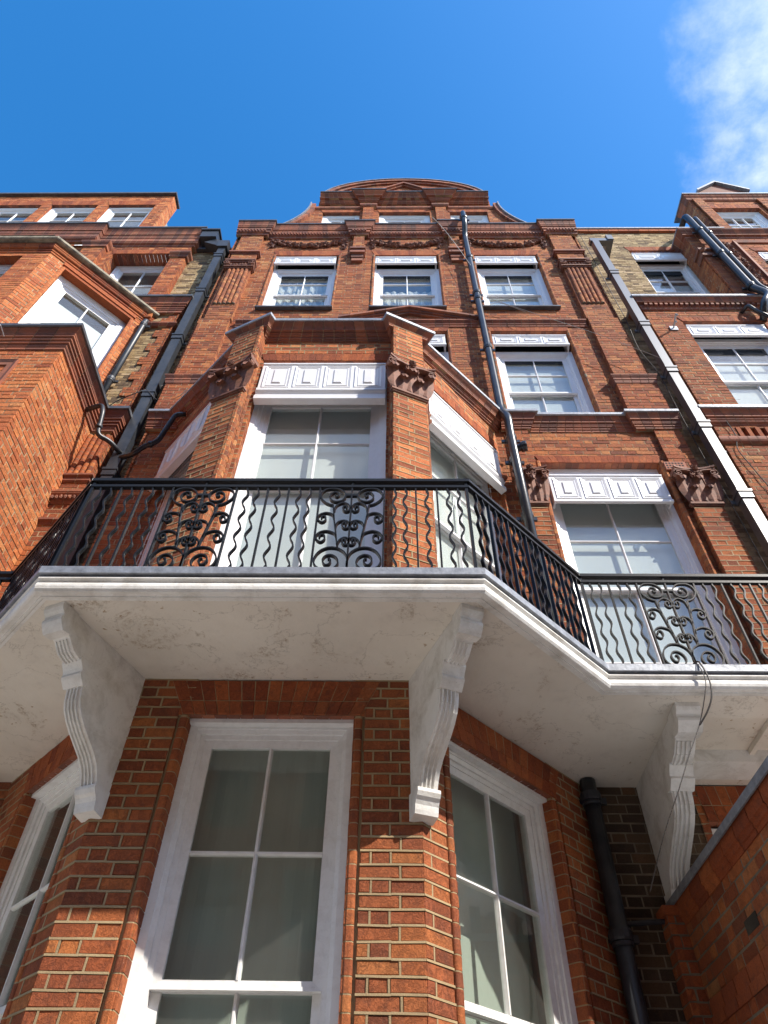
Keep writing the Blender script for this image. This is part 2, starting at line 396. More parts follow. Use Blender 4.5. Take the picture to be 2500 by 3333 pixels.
def flat_arch(H, wall, fr, u0, u1, z0, z1, mat='rub', skew=.09, out=.009, n=None, tiers=None, mort=None):
    n = n or max(5, int(round((u1-u0)/.078)));
    if n % 2 == 0: n += 1
    tiers = tiers or [(0., 1., 0.)]
    H_ = z1-z0; uc = (u0+u1)/2
    def X(i, f):
        b = u0+(u1-u0)*i/n; t = (u0-skew)+(u1-u0+2*skew)*i/n
        return b+(t-b)*f
    for i in range(n):
        for (f0, f1, do) in tiers:
            g = .0018
            poly = [(X(i, f0)+g, z0+H_*f0+.001), (X(i+1, f0)-g, z0+H_*f0+.001), (X(i+1, f1)-g, z0+H_*f1-.001), (X(i, f1)+g, z0+H_*f1-.001)]
            add_brick(H, wall, fr, poly, out+do+random.uniform(-.001, .001), mat)
    if mort is not None:
        P = fr.p
        mort.face([P(u0, z0, out-.003), P(u1, z0, out-.003), P(u1+skew, z1, out-.003), P(u0-skew, z1, out-.003)])

def stack(mb, poly, z0, z1, grid=0., gap=.008, m=0):
    """vertical moulded shaft laid course by course; poly in plan (x, y)"""
    for k, a, b in rows(z0, z1, grid):
        if b-a < .01: continue
        e = random.uniform(-.0012, .0012)
        mb.prism(poly, lambda x, y: (x+e, y+e, a-.5*JOINT+gap/2), lambda x, y: (x+e, y+e, b+.5*JOINT-gap/2), m=m)
    if gap > 0:
        cx = sum(p[0] for p in poly)/len(poly); cy = sum(p[1] for p in poly)/len(poly)
        q = [(cx+(x-cx)*.93, cy+(y-cy)*.93) for x, y in poly]
        mb.prism(q, lambda x, y: (x, y, z0), lambda x, y: (x, y, z1), r=.9, m=1)

def offs(path):
    """mitred outward offset vectors for a plan polyline"""
    n = len(path); ds = []
    for i in range(n-1):
        dx, dy = path[i+1][0]-path[i][0], path[i+1][1]-path[i][1]; L = math.hypot(dx, dy); ds.append((dx/L, dy/L))
    out = []
    for i in range(n):
        a = ds[max(i-1, 0)]; b = ds[min(i, n-2)]
        na, nb = (a[1], -a[0]), (b[1], -b[0]); k = 1+na[0]*nb[0]+na[1]*nb[1]
        out.append(((na[0]+nb[0])/k, (na[1]+nb[1])/k))
    return out
def sweep(mb, path, prof, m=0, caps=True, r=None, back=-.05):
    """prof: (outward, z) from top to bottom; the back is closed to outward -0.05"""
    O = offs(path)
    pr = [(back, prof[0][1])]+list(prof)+[(back, prof[-1][1])]
    sec = [[(p[0]+o[0]*a, p[1]+o[1]*a, z) for a, z in pr] for p, o in zip(path, O)]
    for i in range(len(path)-1):
        for k in range(len(pr)-1):
            mb.face([sec[i][k], sec[i][k+1], sec[i+1][k+1], sec[i+1][k]], r, m)
    if caps:
        mb.face(list(reversed(sec[0])), r, m); mb.face(sec[-1], r, m)
def sweep_bricks(mb, path, prof, seg=.118, gap=.0085, m=0, mj=1, back=-.03):
    """moulded brick cornice: separate pieces along the run over a recessed mortar core"""
    O = offs(path)
    pr = [(back, prof[0][1])]+list(prof)+[(back, prof[-1][1])]
    S_ = [[(p[0]+o[0]*a, p[1]+o[1]*a, z) for a, z in pr] for p, o in zip(path, O)]
    core = [(a-.006, z) for a, z in prof]
    sweep(mb, path, core, mj, True, .3, back-.02)
    for i in range(len(path)-1):
        L = math.hypot(path[i+1][0]-path[i][0], path[i+1][1]-path[i][1]); n = max(1, int(round(L/seg)))
        for k in range(n):
            f0, f1 = k/n, (k+1)/n; g = gap/2/L
            f0 += g if k else 0; f1 -= g if k < n-1 else 0
            dz = random.uniform(-.0015, .0015); r = random.random()
            A = [Vector(a).lerp(Vector(b), f0)+Vector((0, 0, dz)) for a, b in zip(S_[i], S_[i+1])]
            B = [Vector(a).lerp(Vector(b), f1)+Vector((0, 0, dz)) for a, b in zip(S_[i], S_[i+1])]
            for j in range(len(pr)-1): mb.face([A[j], A[j+1], B[j+1], B[j]], r, m)
            mb.face(list(reversed(A)), r, m); mb.face(B, r, m)

def curve_pts(f, n): return [f(i/n) for i in range(n+1)]
def cyma(o0, z0, o1, z1, n=5):
    """S curve from (o0,z0) top-outer to (o1,z1) bottom-inner"""
    return [(o0+(o1-o0)*(.5-.5*math.cos(math.pi*t)), z0+(z1-z0)*t) for t in [i/n for i in range(n+1)]]
def ovolo(o0, z0, o1, z1, n=4):
    return [(o0+(o1-o0)*(1-math.cos(t*math.pi/2)), z0+(z1-z0)*math.sin(t*math.pi/2)) for t in [i/n for i in range(n+1)]]
def cavetto(o0, z0, o1, z1, n=4):
    return [(o0+(o1-o0)*math.sin(t*math.pi/2), z0+(z1-z0)*(1-math.cos(t*math.pi/2))) for t in [i/n for i in range(n+1)]]

# ------------------------------------------------------------------ sash windows and awning boxes
def sash_window(H, fr, u0, u1, z0, z1, rec=.1, a1=.07, a2=.05, bars=(.5, .5), meet=None, vb=True, paint='white', curtain=None, interior=True, sash=.05, low_vis=True, name='window', sill=False, gap=.10, cmat='net', nv=1, headh=0.):
    P = fr.p
    mb = MB()
    mb.ring(fr, u0, u1, z0, z1, a1, -rec-.16, -rec, wt=a1+headh, bev=.012); zr1 = z1; z1 = z1-headh
    mb.ring(fr, u0+a1, u1-a1, z0+a1*.6, z1-a1, a2*.45, -rec-.16, -rec-.022, bev=.010)
    mb.ring(fr, u0+a1+a2*.45, u1-a1-a2*.45, z0+a1*.6+a2*.45, z1-a1-a2*.45, a2*.55, -rec-.16, -rec-.048, bev=.006)
    W = mb.build(name, paint, H)
    iu0, iu1, iz0, iz1 = u0+a1+a2, u1-a1-a2, z0+a1*.6+a2, z1-a1-a2
    if meet is None: meet = (iz0+iz1)/2
    for top in (True, False):
        if top: s0, s1, o = meet-.022, iz1, -rec-.062
        else: s0, s1, o = iz0, meet+.022, -rec-.105
        sb = MB(); sb.ring(fr, iu0, iu1, s0, s1, sash, o-.04, o, wt=sash if top else .045, wb=.045 if top else sash*1.5, bev=.008)
        sb.build('sash', paint, W)
        g0, g1 = iu0+sash, iu1-sash
        h0, h1 = s0+(.045 if top else sash*1.5), s1-(sash if top else .045)
        zb = bars[0] if top else bars[1]
        zs = [h0]+([] if zb is None else [h0+(h1-h0)*zb])+[h1]
        us = [g0]+[g0+(g1-g0)*(i+1)/(nv+1) for i in range(nv)]+[g1]
        for zz in zs[1:-1]:
            b = MB(); b.prism([(-.016, -.03), (.016, -.03), (.006, 0.), (-.006, 0.)], lambda a, c, zz=zz: P(g0, zz+a, o-.006+c), lambda a, c, zz=zz: P(g1, zz+a, o-.006+c)); b.build('glazing_bar', paint, W)
        for uu in us[1:-1]:
            b = MB(); b.prism([(-.016, -.03), (.016, -.03), (.006, 0.), (-.006, 0.)], lambda a, c, uu=uu: P(uu+a, h0, o-.004+c), lambda a, c, uu=uu: P(uu+a, h1, o-.004+c)); b.build('glazing_bar', paint, W)
        for i in range(len(us)-1):
            for j in range(len(zs)-1):
                b = MB(); ti = [random.uniform(-.0015, .0015) for _ in range(4)]
                q0, q1, r0, r1 = us[i]-.004, us[i+1]+.004, zs[j]-.004, zs[j+1]+.004
                oo = o-.022
                b.hexa([P(q0, r0, oo+ti[0]), P(q1, r0, oo+ti[1]), P(q1, r1, oo+ti[2]), P(q0, r1, oo+ti[3])], [P(q0, r0, oo-.004+ti[0]), P(q1, r0, oo-.004+ti[1]), P(q1, r1, oo-.004+ti[2]), P(q0, r1, oo-.004+ti[3])])
                b.build('pane', 'glass', W)
    if interior:
        b = MB(); d0, d1 = -rec-.165, -rec-1.5
        c = [(u0-.15, z0-.1), (u1+.15, z0-.1), (u1+.15, z1+.12), (u0-.15, z1+.12)]
        for k in range(4):
            j = (k+1) % 4; b.face([P(*c[k], d1), P(*c[j], d1), P(*c[j], d0), P(*c[k], d0)])
        b.face([P(*q_, d1) for q_ in c])
        for (p0, p1, r0, r1) in ((u0-.15, u0+.01, z0-.1, z1+.12), (u1-.01, u1+.15, z0-.1, z1+.12), (u0, u1, z0-.1, z0+.01), (u0, u1, z1-.01, z1+.12)):
            b.face([P(p0, r0, d0), P(p1, r0, d0), P(p1, r1, d0), P(p0, r1, d0)])
        b.build('room', 'room', W)
    if curtain:
        b = MB(); c0, c1 = curtain; d = -rec-.165-gap; n = 40 if cmat != 'blind' else 2
        amp = {'net': .018, 'sheer': .003, 'blind': 0.}[cmat]
        V = []
        ph = random.random()*6
        for i in range(n+1):
            u = u0+(u1-u0)*i/n; dd = d+amp*math.sin(i*1.35+ph)+amp*.6*math.sin(i*.53+ph*2)
            V.append((u, dd))
        for i in range(n):
            b.face([P(V[i][0], c0, V[i][1]), P(V[i+1][0], c0, V[i+1][1]), P(V[i+1][0], c1, V[i+1][1]), P(V[i][0], c1, V[i][1])], .5)
        b.build('curtain' if cmat != 'blind' else 'blind', cmat, W, smooth=True)
    if sill:
        b = MB(); b.fbox(fr, u0-.02, u1+.02, z0-.05, z0+.0, -rec-.1, -.02); b.build('sill', paint, W)
    return W

def awning_box(H, fr, u0, u1, z0, z1, depth=.16, front=0.0, n=4, board=False, paint='white', brackets=False):
    """white painted blind box over a window: hollow, panelled front, open below"""
    P = fr.p; mb = MB(); t = .022; fo = front
    mb.fbox(fr, u0, u1, z0, z1, fo-t, fo)                                   # front board
    mb.fbox(fr, u0, u0+t, z0, z1-.002, fo-depth, fo-t-.001); mb.fbox(fr, u1-t, u1, z0, z1-.002, fo-depth, fo-t-.001)
    mb.fbox(fr, u0, u1, z1+.001, z1+.022, fo-depth, fo+.012)                # top
    mb.fbox(fr, u0-.006, u1+.006, z0-.016, z0+.022, fo-t-.004, fo+.014)         # bottom bead
    if brackets:
        for uu in (u0, u1-t):
            pr = [(-depth, z0-.002)]+[(-depth+(depth-.04)*i/5, z0-.002-.085*(1-i/5)**1.6*(1 if i else 1)) for i in range(0, 6)]+[(-.03, z0-.002)]
            pr = [(-depth, z0), (-depth, z0-.11), (-depth*.75, z0-.10), (-depth*.5, z0-.055), (-depth*.25, z0-.03), (-.02, z0-.018), (-.02, z0)]
            mb.prism(pr, lambda o, z, uu=uu: P(uu, z, fo+o), lambda o, z, uu=uu: P(uu+t, z, fo+o))
    if board:
        mb.prism([(fo-.02, z0-.03), (fo+.012, z0-.035), (fo+.03, z0-.06), (fo+.005, z0-.09), (fo+.005, z0-.13), (fo+.028, z0-.15), (fo+.028, z0-.215), (fo-.05, z0-.225), (fo-.05, z0-.03)],
                 lambda o, z: P(u0-.004, z, o), lambda o, z: P(u1+.004, z, o))
    B = mb.build('awning_box', paint, H)
    if brackets:
        ln = MB(); ln.fbox(fr, u0-.06, u1+.06, z0-.32, z1+.06, fo-depth-.012, fo-depth-.004); ln.fbox(fr, u0+t, u1-t, z1-.006, z1-.001, fo-depth, fo-t-.001); ln.fbox(fr, u0+t+.001, u1-t-.001, z0+.03, z1-.007, fo-t-.004, fo-t-.001); ln.build('slot_shade', 'dark', B)  # near-black sheets: the shade inside the hollow box put into colour
    W_ = u1-u0; mgn = .045; pw = (W_-mgn)/n
    for i in range(n):
        a, b_ = u0+mgn+i*pw, u0+(i+1)*pw
        c0, c1 = z0+.05, z1-.04; p = MB()
        h = c1-c0; rw = min(.022, h*.09)
        p.ring(fr, a, b_, c0, c1, rw, fo+.0005, fo+.011, bev=.008)
        p.ring(fr, a+rw*1.6, b_-rw*1.6, c0+rw*1.6, c1-rw*1.6, rw*.6, fo+.0005, fo+.006, bev=.004)
        k = min(.05, h*.2)
        q0, q1, r0, r1 = a+rw*2+k, b_-rw*2-k, c0+rw*2+k*.8, c1-rw*2-k*.8
        if q1-q0 > .03 and r1-r0 > .02:
            s_ = .012
            p.hexa([P(q0+s_, r0+s_, fo+.012), P(q1-s_, r0+s_, fo+.012), P(q1-s_, r1-s_, fo+.012), P(q0+s_, r1-s_, fo+.012)],
                   [P(q0, r0, fo+.0005), P(q1, r0, fo+.0005), P(q1, r1, fo+.0005), P(q0, r1, fo+.0005)])
        p.build('panel', paint, B)
    return B

def reveal(H, wall, fr, u0, u1, z0, z1, dep, mat, mort, head='mould', grid=0.):
    """brick jambs and head of an opening"""
    P = fr.p
    l0, l1 = P(u0, 0), P(u0, 0, -dep)
    f = Fr(l0[0], l0[1], l1[0], l1[1]); brick_panel(H, wall, f, 0, dep, z0, z1, mat, mort=mort, grid=grid)
    l0, l1 = P(u1, 0, -dep), P(u1, 0)
    f = Fr(l0[0], l0[1], l1[0], l1[1]); brick_panel(H, wall, f, 0, dep, z0, z1, mat, mort=mort, grid=grid, start=.06)
    n = max(3, int((u1-u0)/.08))
    for i in range(n):
        a, b = u0+(u1-u0)*i/n+.002, u0+(u1-u0)*(i+1)/n-.002
        mort.face([P(a, z1-.002, -dep), P(b, z1-.002, -dep), P(b, z1-.002, 0), P(a, z1-.002, 0)], m=1)

def spiral(c, r0, r1, a0, turns, n=28, flip=1):
    out = []
    for i in range(n+1):
        t = i/n; r = r0+(r1-r0)*t; a = a0+flip*turns*2*math.pi*t
        out.append((c[0]+r*math.cos(a), c[1]+r*math.sin(a)))
    return out

def capital(H, fr, uc, wd, z0, z1, out=.0, proj=.1):
    """leafy terracotta capital on a pilaster face"""
    P = fr.p; mb = MB(); h = z1-z0
    # astragal, bell, abacus
    mb.fbox(fr, uc-wd/2-.025, uc+wd/2+.025, z0-.03, z0, -.03, out+.03)
    mb.fbox(fr, uc-wd/2-.012, uc+wd/2+.012, z0-.05, z0-.031, -.03, out+.016)
    b0, b1 = wd/2, wd/2+.03
    mb.hexa([P(uc-b0, z0, out+.008), P(uc+b0, z0, out+.008), P(uc+b1, z1-.06, out+.035), P(uc-b1, z1-.06, out+.035)],
            [P(uc-b0, z0, -.04), P(uc+b0, z0, -.04), P(uc+b1, z1-.06, -.04), P(uc-b1, z1-.06, -.04)])
    N = 12; aw = wd/2+proj*.8
    for lay, (za, zb, ex) in enumerate(((z1-.06, z1-.03, 0.), (z1-.03, z1, .015))):
        for i in range(N):
            f0, f1 = i/N*2-1, (i+1)/N*2-1
            d0 = out+.055+ex+proj*.55*abs(f0)**2.2; d1 = out+.055+ex+proj*.55*abs(f1)**2.2
            a, b = uc+aw*f0, uc+aw*f1
            mb.hexa([P(a, za, d0), P(b, za, d1), P(b, zb, d1), P(a, zb, d0)], [P(a, za, -.04), P(b, za, -.04), P(b, zb, -.04), P(a, zb, -.04)])
    def leaf(u, zb, hh, lw, curl, lean=0.):
        pts = []
        for i in range(9):
            t = i/8
            if t < .72: o = out+.012+.035*t; z = zb+hh*t/.72*.93
            else:
                a = (t-.72)/.28*math.pi*1.15; o = out+.037+curl*(1-math.cos(a))*.5+.012*math.sin(a); z = zb+hh*.93+math.sin(a)*hh*.10-(1-math.cos(a))*hh*.10
            wl = lw*(.55+.75*math.sin(math.pi*min(1, t*1.05)))*.5*(1 if t < .9 else .7)
            pts.append((u+lean*t, z, o, wl))
        for i in range(8):
            (ua, za, oa, wa), (ub, zb_, ob, wb) = pts[i], pts[i+1]
            for sgn in (-1, 1):
                mb.face([P(ua, za, oa+.012), P(ua+sgn*wa, za, oa-.004), P(ub+sgn*wb, zb_, ob-.004), P(ub, zb_, ob+.012)], .4)
            mb.face([P(ua-wa, za, oa-.004), P(ub-wb, zb_, ob-.004), P(ub+wb, zb_, ob-.004), P(ua+wa, za, oa-.004)], .4)
    for k in (-.5, .5): leaf(uc+k*wd*.5, z0, h*.42, wd*.30, .075)
    for k in (-1., 0, 1.): leaf(uc+k*wd*.5, z0+h*.05, h*.66, wd*.33, .11, lean=.03*k)
    for k in (-.55, .55): leaf(uc+k*wd*.5, z0+h*.3, h*.5, wd*.10, .05, lean=-.06*k)
    for sgn in (-1, 1):                                  # corner volutes
        c = (uc+sgn*(wd/2+proj*.42), z1-.115)
        sp = spiral(c, .058, .012, math.pi/2, 1.6, 22, -sgn)
        sp = [(uc+sgn*.05, z1-.09)]+[(uc+sgn*(wd*.32), z1-.068)]+sp
        for i in range(len(sp)-1):
            (a0, a1), (b0, b1) = sp[i], sp[i+1]
            o0_, o1_ = out+.04, out+.04+proj*.62
            mb.hexa([P(a0, a1-.007, o1_), P(b0, b1-.007, o1_), P(b0, b1+.007, o1_), P(a0, a1+.007, o1_)], [P(a0, a1-.007, o0_), P(b0, b1-.007, o0_), P(b0, b1+.007, o0_), P(a0, a1+.007, o0_)], .5)
        sp = spiral((uc+sgn*wd*.14, z1-.12), .04, .01, math.pi/2, 1.5, 16, sgn)
        for i in range(len(sp)-1):
            (a0, a1), (b0, b1) = sp[i], sp[i+1]
            mb.hexa([P(a0, a1-.006, out+.09), P(b0, b1-.006, out+.09), P(b0, b1+.006, out+.09), P(a0, a1+.006, out+.09)], [P(a0, a1-.006, out+.03), P(b0, b1-.006, out+.03), P(b0, b1+.006, out+.03), P(a0, a1+.006, out+.03)], .5)
    for i in range(9):                                   # flower on the abacus
        a = i/9*2*math.pi; rr_ = .03 if i else 0
        p = P(uc+rr_*math.cos(a), z1-.03+rr_*math.sin(a), out+.105); mb.blob(p, .02, .02, .02, .4)
    p = P(uc, z1-.03, out+.12); mb.blob(p, .022, .022, .022, .4)
    return mb.build('capital', 'terra', H, smooth=False)

def garland(H, fr, u0, u1, zt, zb):
    P = fr.p; mb = MB(); n = 150
    for i in range(n):
        t = random.random(); u = u0+(u1-u0)*t
        sag = (zt-zb-.1)*(4*t*(1-t))*.75
        e = min(t, 1-t)
        z = zt-.08-sag+random.uniform(-.07, .07)*(1 if e > .06 else 1.7)
        r_ = random.uniform(.022, .042)
        mb.blob(P(u, z, random.uniform(.015, .06)), r_*1.2, r_, r_*.9, random.random(), .35)
    for e in (0, 1):                                     # ribbons hanging at the ends
        for k in range(16):
            u = (u0+.04 if e == 0 else u1-.04)+random.uniform(-.05, .05)
            mb.blob(P(u, zt-random.uniform(.02, zt-zb), random.uniform(.01, .04)), .03, .022, .035, None, .35)
    return mb.build('garland', 'terra', H, smooth=False)

def lead_edge(mb, path, o, z0, z1, back=.06, m=0):
    sweep(mb, path, [(o, z1), (o+.004, z1-.004), (o+.004, z0)], m)

# =================================================================== ground
def struct(name, mb, mat):
    o = mb.build(name, mat); o['kind'] = 'structure'; return o
mb = MB(); mb.face([(-60, -60, -1.75), (60, -60, -1.75), (60, 60, -1.75), (-60, 60, -1.75)]); struct('ground', mb, 'asphalt')
mb = MB(); mb.box(-60, 60, -3.2, 5.4, -1.74, -1.60); struct('pavement', mb, 'paving')
mb = MB(); mb.box(-60, 60, -3.35, -3.204, -1.74, -1.604); struct('kerb', mb, 'stone')

# =================================================================== centre house
CX = -.80                                  # middle of the bay
CD = (.6896, .7242)                        # plan direction of the right cant (away from the street)
YM = 5.30                                  # main wall face
CH = thing('terraced_house', 'red brick gabled house in the middle with canted bay behind the balcony', 'house', (0, 5.3, -1.6))
CH.location = (0, 0, 0)

MAIN = Fr(-3.32, YM, 3.78, YM)
mu = lambda x: x+3.32
wm = MB()
op3 = [(-2.37, -1.12), (-.39, .86), (1.57, 2.82)]              # third floor openings
op2 = [(-2.37, -1.12), (-.39, .86), (1.57, 2.82)]
holes = [(mu(a), 11.36, mu(b), 13.81) for a, b in op3]+[(mu(a), 7.82, mu(b), 10.54) for a, b in op2]+[(mu(1.83), 3.0, mu(3.31), 6.98)]
holes += [(mu(a), 13.81, mu(b), 14.04) for a, b in op3]+[(mu(a), 10.54, mu(b), 10.70) for a, b in op2]+[(mu(1.83), 6.98, mu(3.31), 7.12)]
WM = bpy.data.objects.new('wall', bpy.data.meshes.new('wall_tmp')); COL.objects.link(WM); WM.parent = CH
brick_panel(CH, WM, MAIN, 0, MAIN.L, 2.9, 15.1, 'brown', holes, mort=wm, mix=('red', .25))
for (a, b) in op3:
    flat_arch(CH, WM, MAIN, mu(a), mu(b), 13.81, 14.04, skew=.08, mort=wm); reveal(CH, WM, MAIN, mu(a), mu(b), 11.36, 13.81, .12, 'brown', wm)
for (a, b) in op2:
    flat_arch(CH, WM, MAIN, mu(a), mu(b), 10.54, 10.69, skew=.05, mort=wm); reveal(CH, WM, MAIN, mu(a), mu(b), 7.82, 10.54, .12, 'brown', wm)
flat_arch(CH, WM, MAIN, mu(1.83), mu(3.31), 6.98, 7.12, skew=.05, mort=wm); reveal(CH, WM, MAIN, mu(1.83), mu(3.31), 3.0, 6.98, .14, 'red', wm)

# windows of the upper floors
for i, (a, b) in enumerate(op3):
    sash_window(CH, MAIN, mu(a), mu(b), 11.37, 13.37, rec=.10, bars=(.53, None), meet=12.33, curtain=(11.4, (13.1, 12.78, 13.3)[i]), cmat=('net', 'net', 'blind')[i], gap=(.02, .05, .0)[i])
    awning_box(CH, MAIN, mu(a)+.01, mu(b)-.04, 13.41, 13.70, depth=.17, front=.0, n=3, brackets=True)
    mb = MB(); mb.fbox(MAIN, mu(a)-.05, mu(b)+.04, 11.33, 11.37, -.1, .075); mb.build('sill', 'lead_dark', CH)
for i, (a, b) in enumerate(op2):
    sash_window(CH, MAIN, mu(a), mu(b), 7.83, 10.03, rec=.10, bars=(.51, .5), meet=8.92, curtain=(7.9, 10.0), cmat='blind', gap=-.008)
    awning_box(CH, MAIN, mu(a)+.01, mu(b)-.04, 10.09, 10.38, depth=.17, front=.0, n=3, brackets=True)
sash_window(CH, MAIN, mu(1.83), mu(3.31), 3.02, 6.97, headh=.37, rec=.09, a1=.05, a2=.065, bars=(.5, .5), meet=5.0, curtain=(3.05, 6.9), cmat='blind', gap=-.008)
awning_box(CH, MAIN, mu(1.88), mu(3.26), 6.22, 6.69, depth=.12, front=.02, n=4)

# string courses, pediment, cornice
cm_ = MB()
PR_STR = [(.105, 7.925), (.105, 7.905)]+cyma(.10, 7.905, .07, 7.83)+[(.065, 7.825), (.065, 7.795), (.045, 7.79), (.045, 7.755)]+ovolo(.04, 7.75, .022, 7.72)+[(.022, 7.69), (.01, 7.685), (.01, 7.65)]
def brk(x0, x1, y, d, runs):
    """plan path along y with forward breaks: runs = [(xa, xb)] stepping out by d"""
    path = [(x0, y)]
    for a, b in runs:
        if a > x0+.001: path += [(a, y), (a, y-d)]
        else: path = [(a, y), (a, y-d)] if False else [(a, y-d)]
        path += [(b, y-d)]
        if b < x1-.001: path += [(b, y)]
    if not runs or runs[-1][1] < x1-.001: path += [(x1, y)]
    return path
pathS = brk(1.42, 3.80, YM, .055, [(1.42, 1.80), (3.20, 3.80)])
sweep_bricks(cm_, pathS, PR_STR); cm_.build('string_course', ['mould', 'mortar_up'], CH)
cm_ = MB(); sweep_bricks(cm_, [(-3.32, YM-.05), (-2.9, YM-.05)], PR_STR); cm_.build('string_course', ['mould', 'mortar_up'], CH)
for pth in (pathS, [(-3.32, YM-.05), (-2.9, YM-.05)]):
    lb = MB(); sweep(lb, pth, [(.11, 7.955), (.122, 7.95), (.122, 7.905), (.10, 7.90)]); lb.build('lead_flashing', 'lead', CH)
cm_ = MB()
PR3 = [(.075, 10.84), (.075, 10.81)]+cyma(.07, 10.81, .035, 10.76)+[(.035, 10.73), (.02, 10.725), (.02, 10.68), (.006, 10.67)]
sweep_bricks(cm_, [(-2.66, YM), (3.18, YM)], PR3)
cm_.build('string_course', ['mould', 'mortar_up'], CH)
pm = MB()                                                   # pediment over the middle second floor window
for sgn in (-1, 1):
    for (d0, d1, o) in ((0., .05, .12), (.05, .10, .075), (.10, .145, .045)):
        for k in range(6):
            f0, f1 = k/6, (k+1)/6-.004
            xa, xb = .25+sgn*1.2*f0, .25+sgn*1.2*f1; za, zb = 11.28-.40*f0, 11.28-.40*f1
            q4 = [(xa, za-d1), (xb, zb-d1), (xb, zb-d0), (xa, za-d0)]
            if sgn < 0: q4 = [q4[1], q4[0], q4[3], q4[2]]
            pm.hexa([(x, YM-o, z) for x, z in q4], [(x, YM, z) for x, z in q4])
pm.build('pediment', ['mould'], CH)

PRC = [(.135, 15.18), (.135, 15.15)]+cyma(.13, 15.15, .10, 15.02, 6)+[(.10, 15.0)]+[(.09, 14.995), (.09, 14.95), (.07, 14.945), (.07, 14.89)]+ovolo(.07, 14.885, .045, 14.85)+[(.045, 14.77), (.03, 14.765)]+cavetto(.03, 14.76, .008, 14.70)
pil_runs = [(-3.32, -2.66), (-.92, -.56), (1.04, 1.40), (3.15, 3.80)]
pathC = brk(-3.32, 3.80, YM-.02, .075, pil_runs)
cm_ = MB(); sweep_bricks(cm_, pathC, PRC)
def dentils(mb, x0, x1, y, z0, z1, pitch=.062):
    n = int((x1-x0)/pitch)
    for i in range(n):
        a = x0+(x1-x0)*(i+.2)/n; mb.box(a, a+pitch*.55, y-.072, y-.02, z0, z1, random.random()*.6)
xs = [-3.30]+[v for r_ in pil_runs for v in r_][1:-1]+[3.78]
for i in range(len(xs)-1):
    on = any(abs((xs[i]+xs[i+1])/2-(a+b)/2) < .4 and a-.05 <= (xs[i]+xs[i+1])/2 <= b+.05 for a, b in pil_runs)
    dentils(cm_, xs[i]+.02, xs[i+1]-.02, YM-.02-(.075 if on else 0), 14.785, 14.845)
cm_.build('cornice', ['mould', 'mortar_up'], CH)
lb = MB(); sweep(lb, pathC, [(.14, 15.21), (.15, 15.20), (.15, 15.155), (.13, 15.15)]); lb.build('lead_flashing', 'lead_dark', CH)
for (a, b) in ((-2.56, -.98), (-.50, .98), (1.46, 3.08)): garland(CH, MAIN, mu(a), mu(b), 14.62, 14.14)

# giant pilasters with reeded tops
def pilaster_top(H, xa, xb, y, zr0, zr1, zc1, wall, mort, mat='brown'):
    f = Fr(xa, y-.075, xb, y-.075)
    brick_panel(H, wall, f, 0, f.L, zr0-.55, zr0, mat, mort=mort)
    for (p0, p1) in (((xa, y), (xa, y-.075)), ((xb, y-.075), (xb, y))):
        g = Fr(*p0, *p1); brick_panel(H, wall, g, 0, g.L, zr0-.55, zc1+.9, mat, mort=mort)
    st = MB(); n = 5; wdt = (xb-xa-.06)/n
    for i in range(n):
        c = xa+.03+wdt*(i+.5); poly = [(c-wdt*.5+.004, y-.07)]+[(c+math.cos(math.pi*(1-k/6))*wdt*.46, y-.078-math.sin(math.pi*k/6)*wdt*.42) for k in range(7)]+[(c+wdt*.5-.004, y-.07)]
        stack(st, poly, zr0, zr1)
    st.box(xa, xb, y-.074, y-.02, zr0, zr1, .25, 0)
    for k in range(n+1):
        x = xa+.03+wdt*k
    st.build('reeding', [mat, 'mortar_grey'], H)
    cp = MB()
    for (za, zb, o) in ((zr1, zr1+.035, .10), (zr1+.035, zr1+.07, .125), (zr1+.07, zr1+.20, .085)):
        cp.box(xa-o+.07, xb+o-.07, y-o-.02, y, za, zb)
    for i in range(7):
        x = xa+.06+(xb-xa-.12)*i/6; cp.blob((x, y-.125, zr1+.14), .028, .03, .04)
    for sg, x in ((-1, xa), (1, xb)):
        for k in range(3): pass
        sp = spiral((x+sg*.0, zr1+.16), .075, .015, math.pi/2, 2., 26, -sg)
        for i in range(len(sp)-1):
            (a0, a1), (b0, b1) = sp[i], sp[i+1]
            cp.hexa([(a0, y-.17, a1-.009), (b0, y-.17, b1-.009), (b0, y-.17, b1+.009), (a0, y-.17, a1+.009)], [(a0, y-.02, a1-.009), (b0, y-.02, b1-.009), (b0, y-.02, b1+.009), (a0, y-.02, a1+.009)])
        cp.blob((x, y-.15, zr1+.16), .05, .04, .05)
    for (za, zb, o) in ((zr1+.245, zr1+.285, .14), (zr1+.285, zr1+.33, .165)): cp.box(xa-o+.10, xb+o-.10, y-o, y, za, zb)
    cp.build('capital', 'terra', H)
    f2 = Fr(xa-.02, y-.095, xb+.02, y-.095); brick_panel(H, wall, f2, 0, f2.L, zr1+.33, zr1+.72, mat, mort=mort)
    cp = MB()
    for (za, zb, o) in ((zr1+.72, zr1+.76, .115), (zr1+.76, zr1+.82, .145)): cp.box(xa-o+.07, xb+o-.07, y-o, y, za, zb)
    cp.build('moulding', ['mould'], H)
    f2 = Fr(xa, y-.08, xb, y-.08); brick_panel(H, wall, f2, 0, f2.L, zr1+.82, zc1+.9, mat, mort=mort)
pilaster_top(CH, 3.20, 3.66, YM, 11.42, 12.92, 13.85, WM, wm)
pilaster_top(CH, -3.20, -2.74, YM, 11.42, 12.92, 13.85, WM, wm)
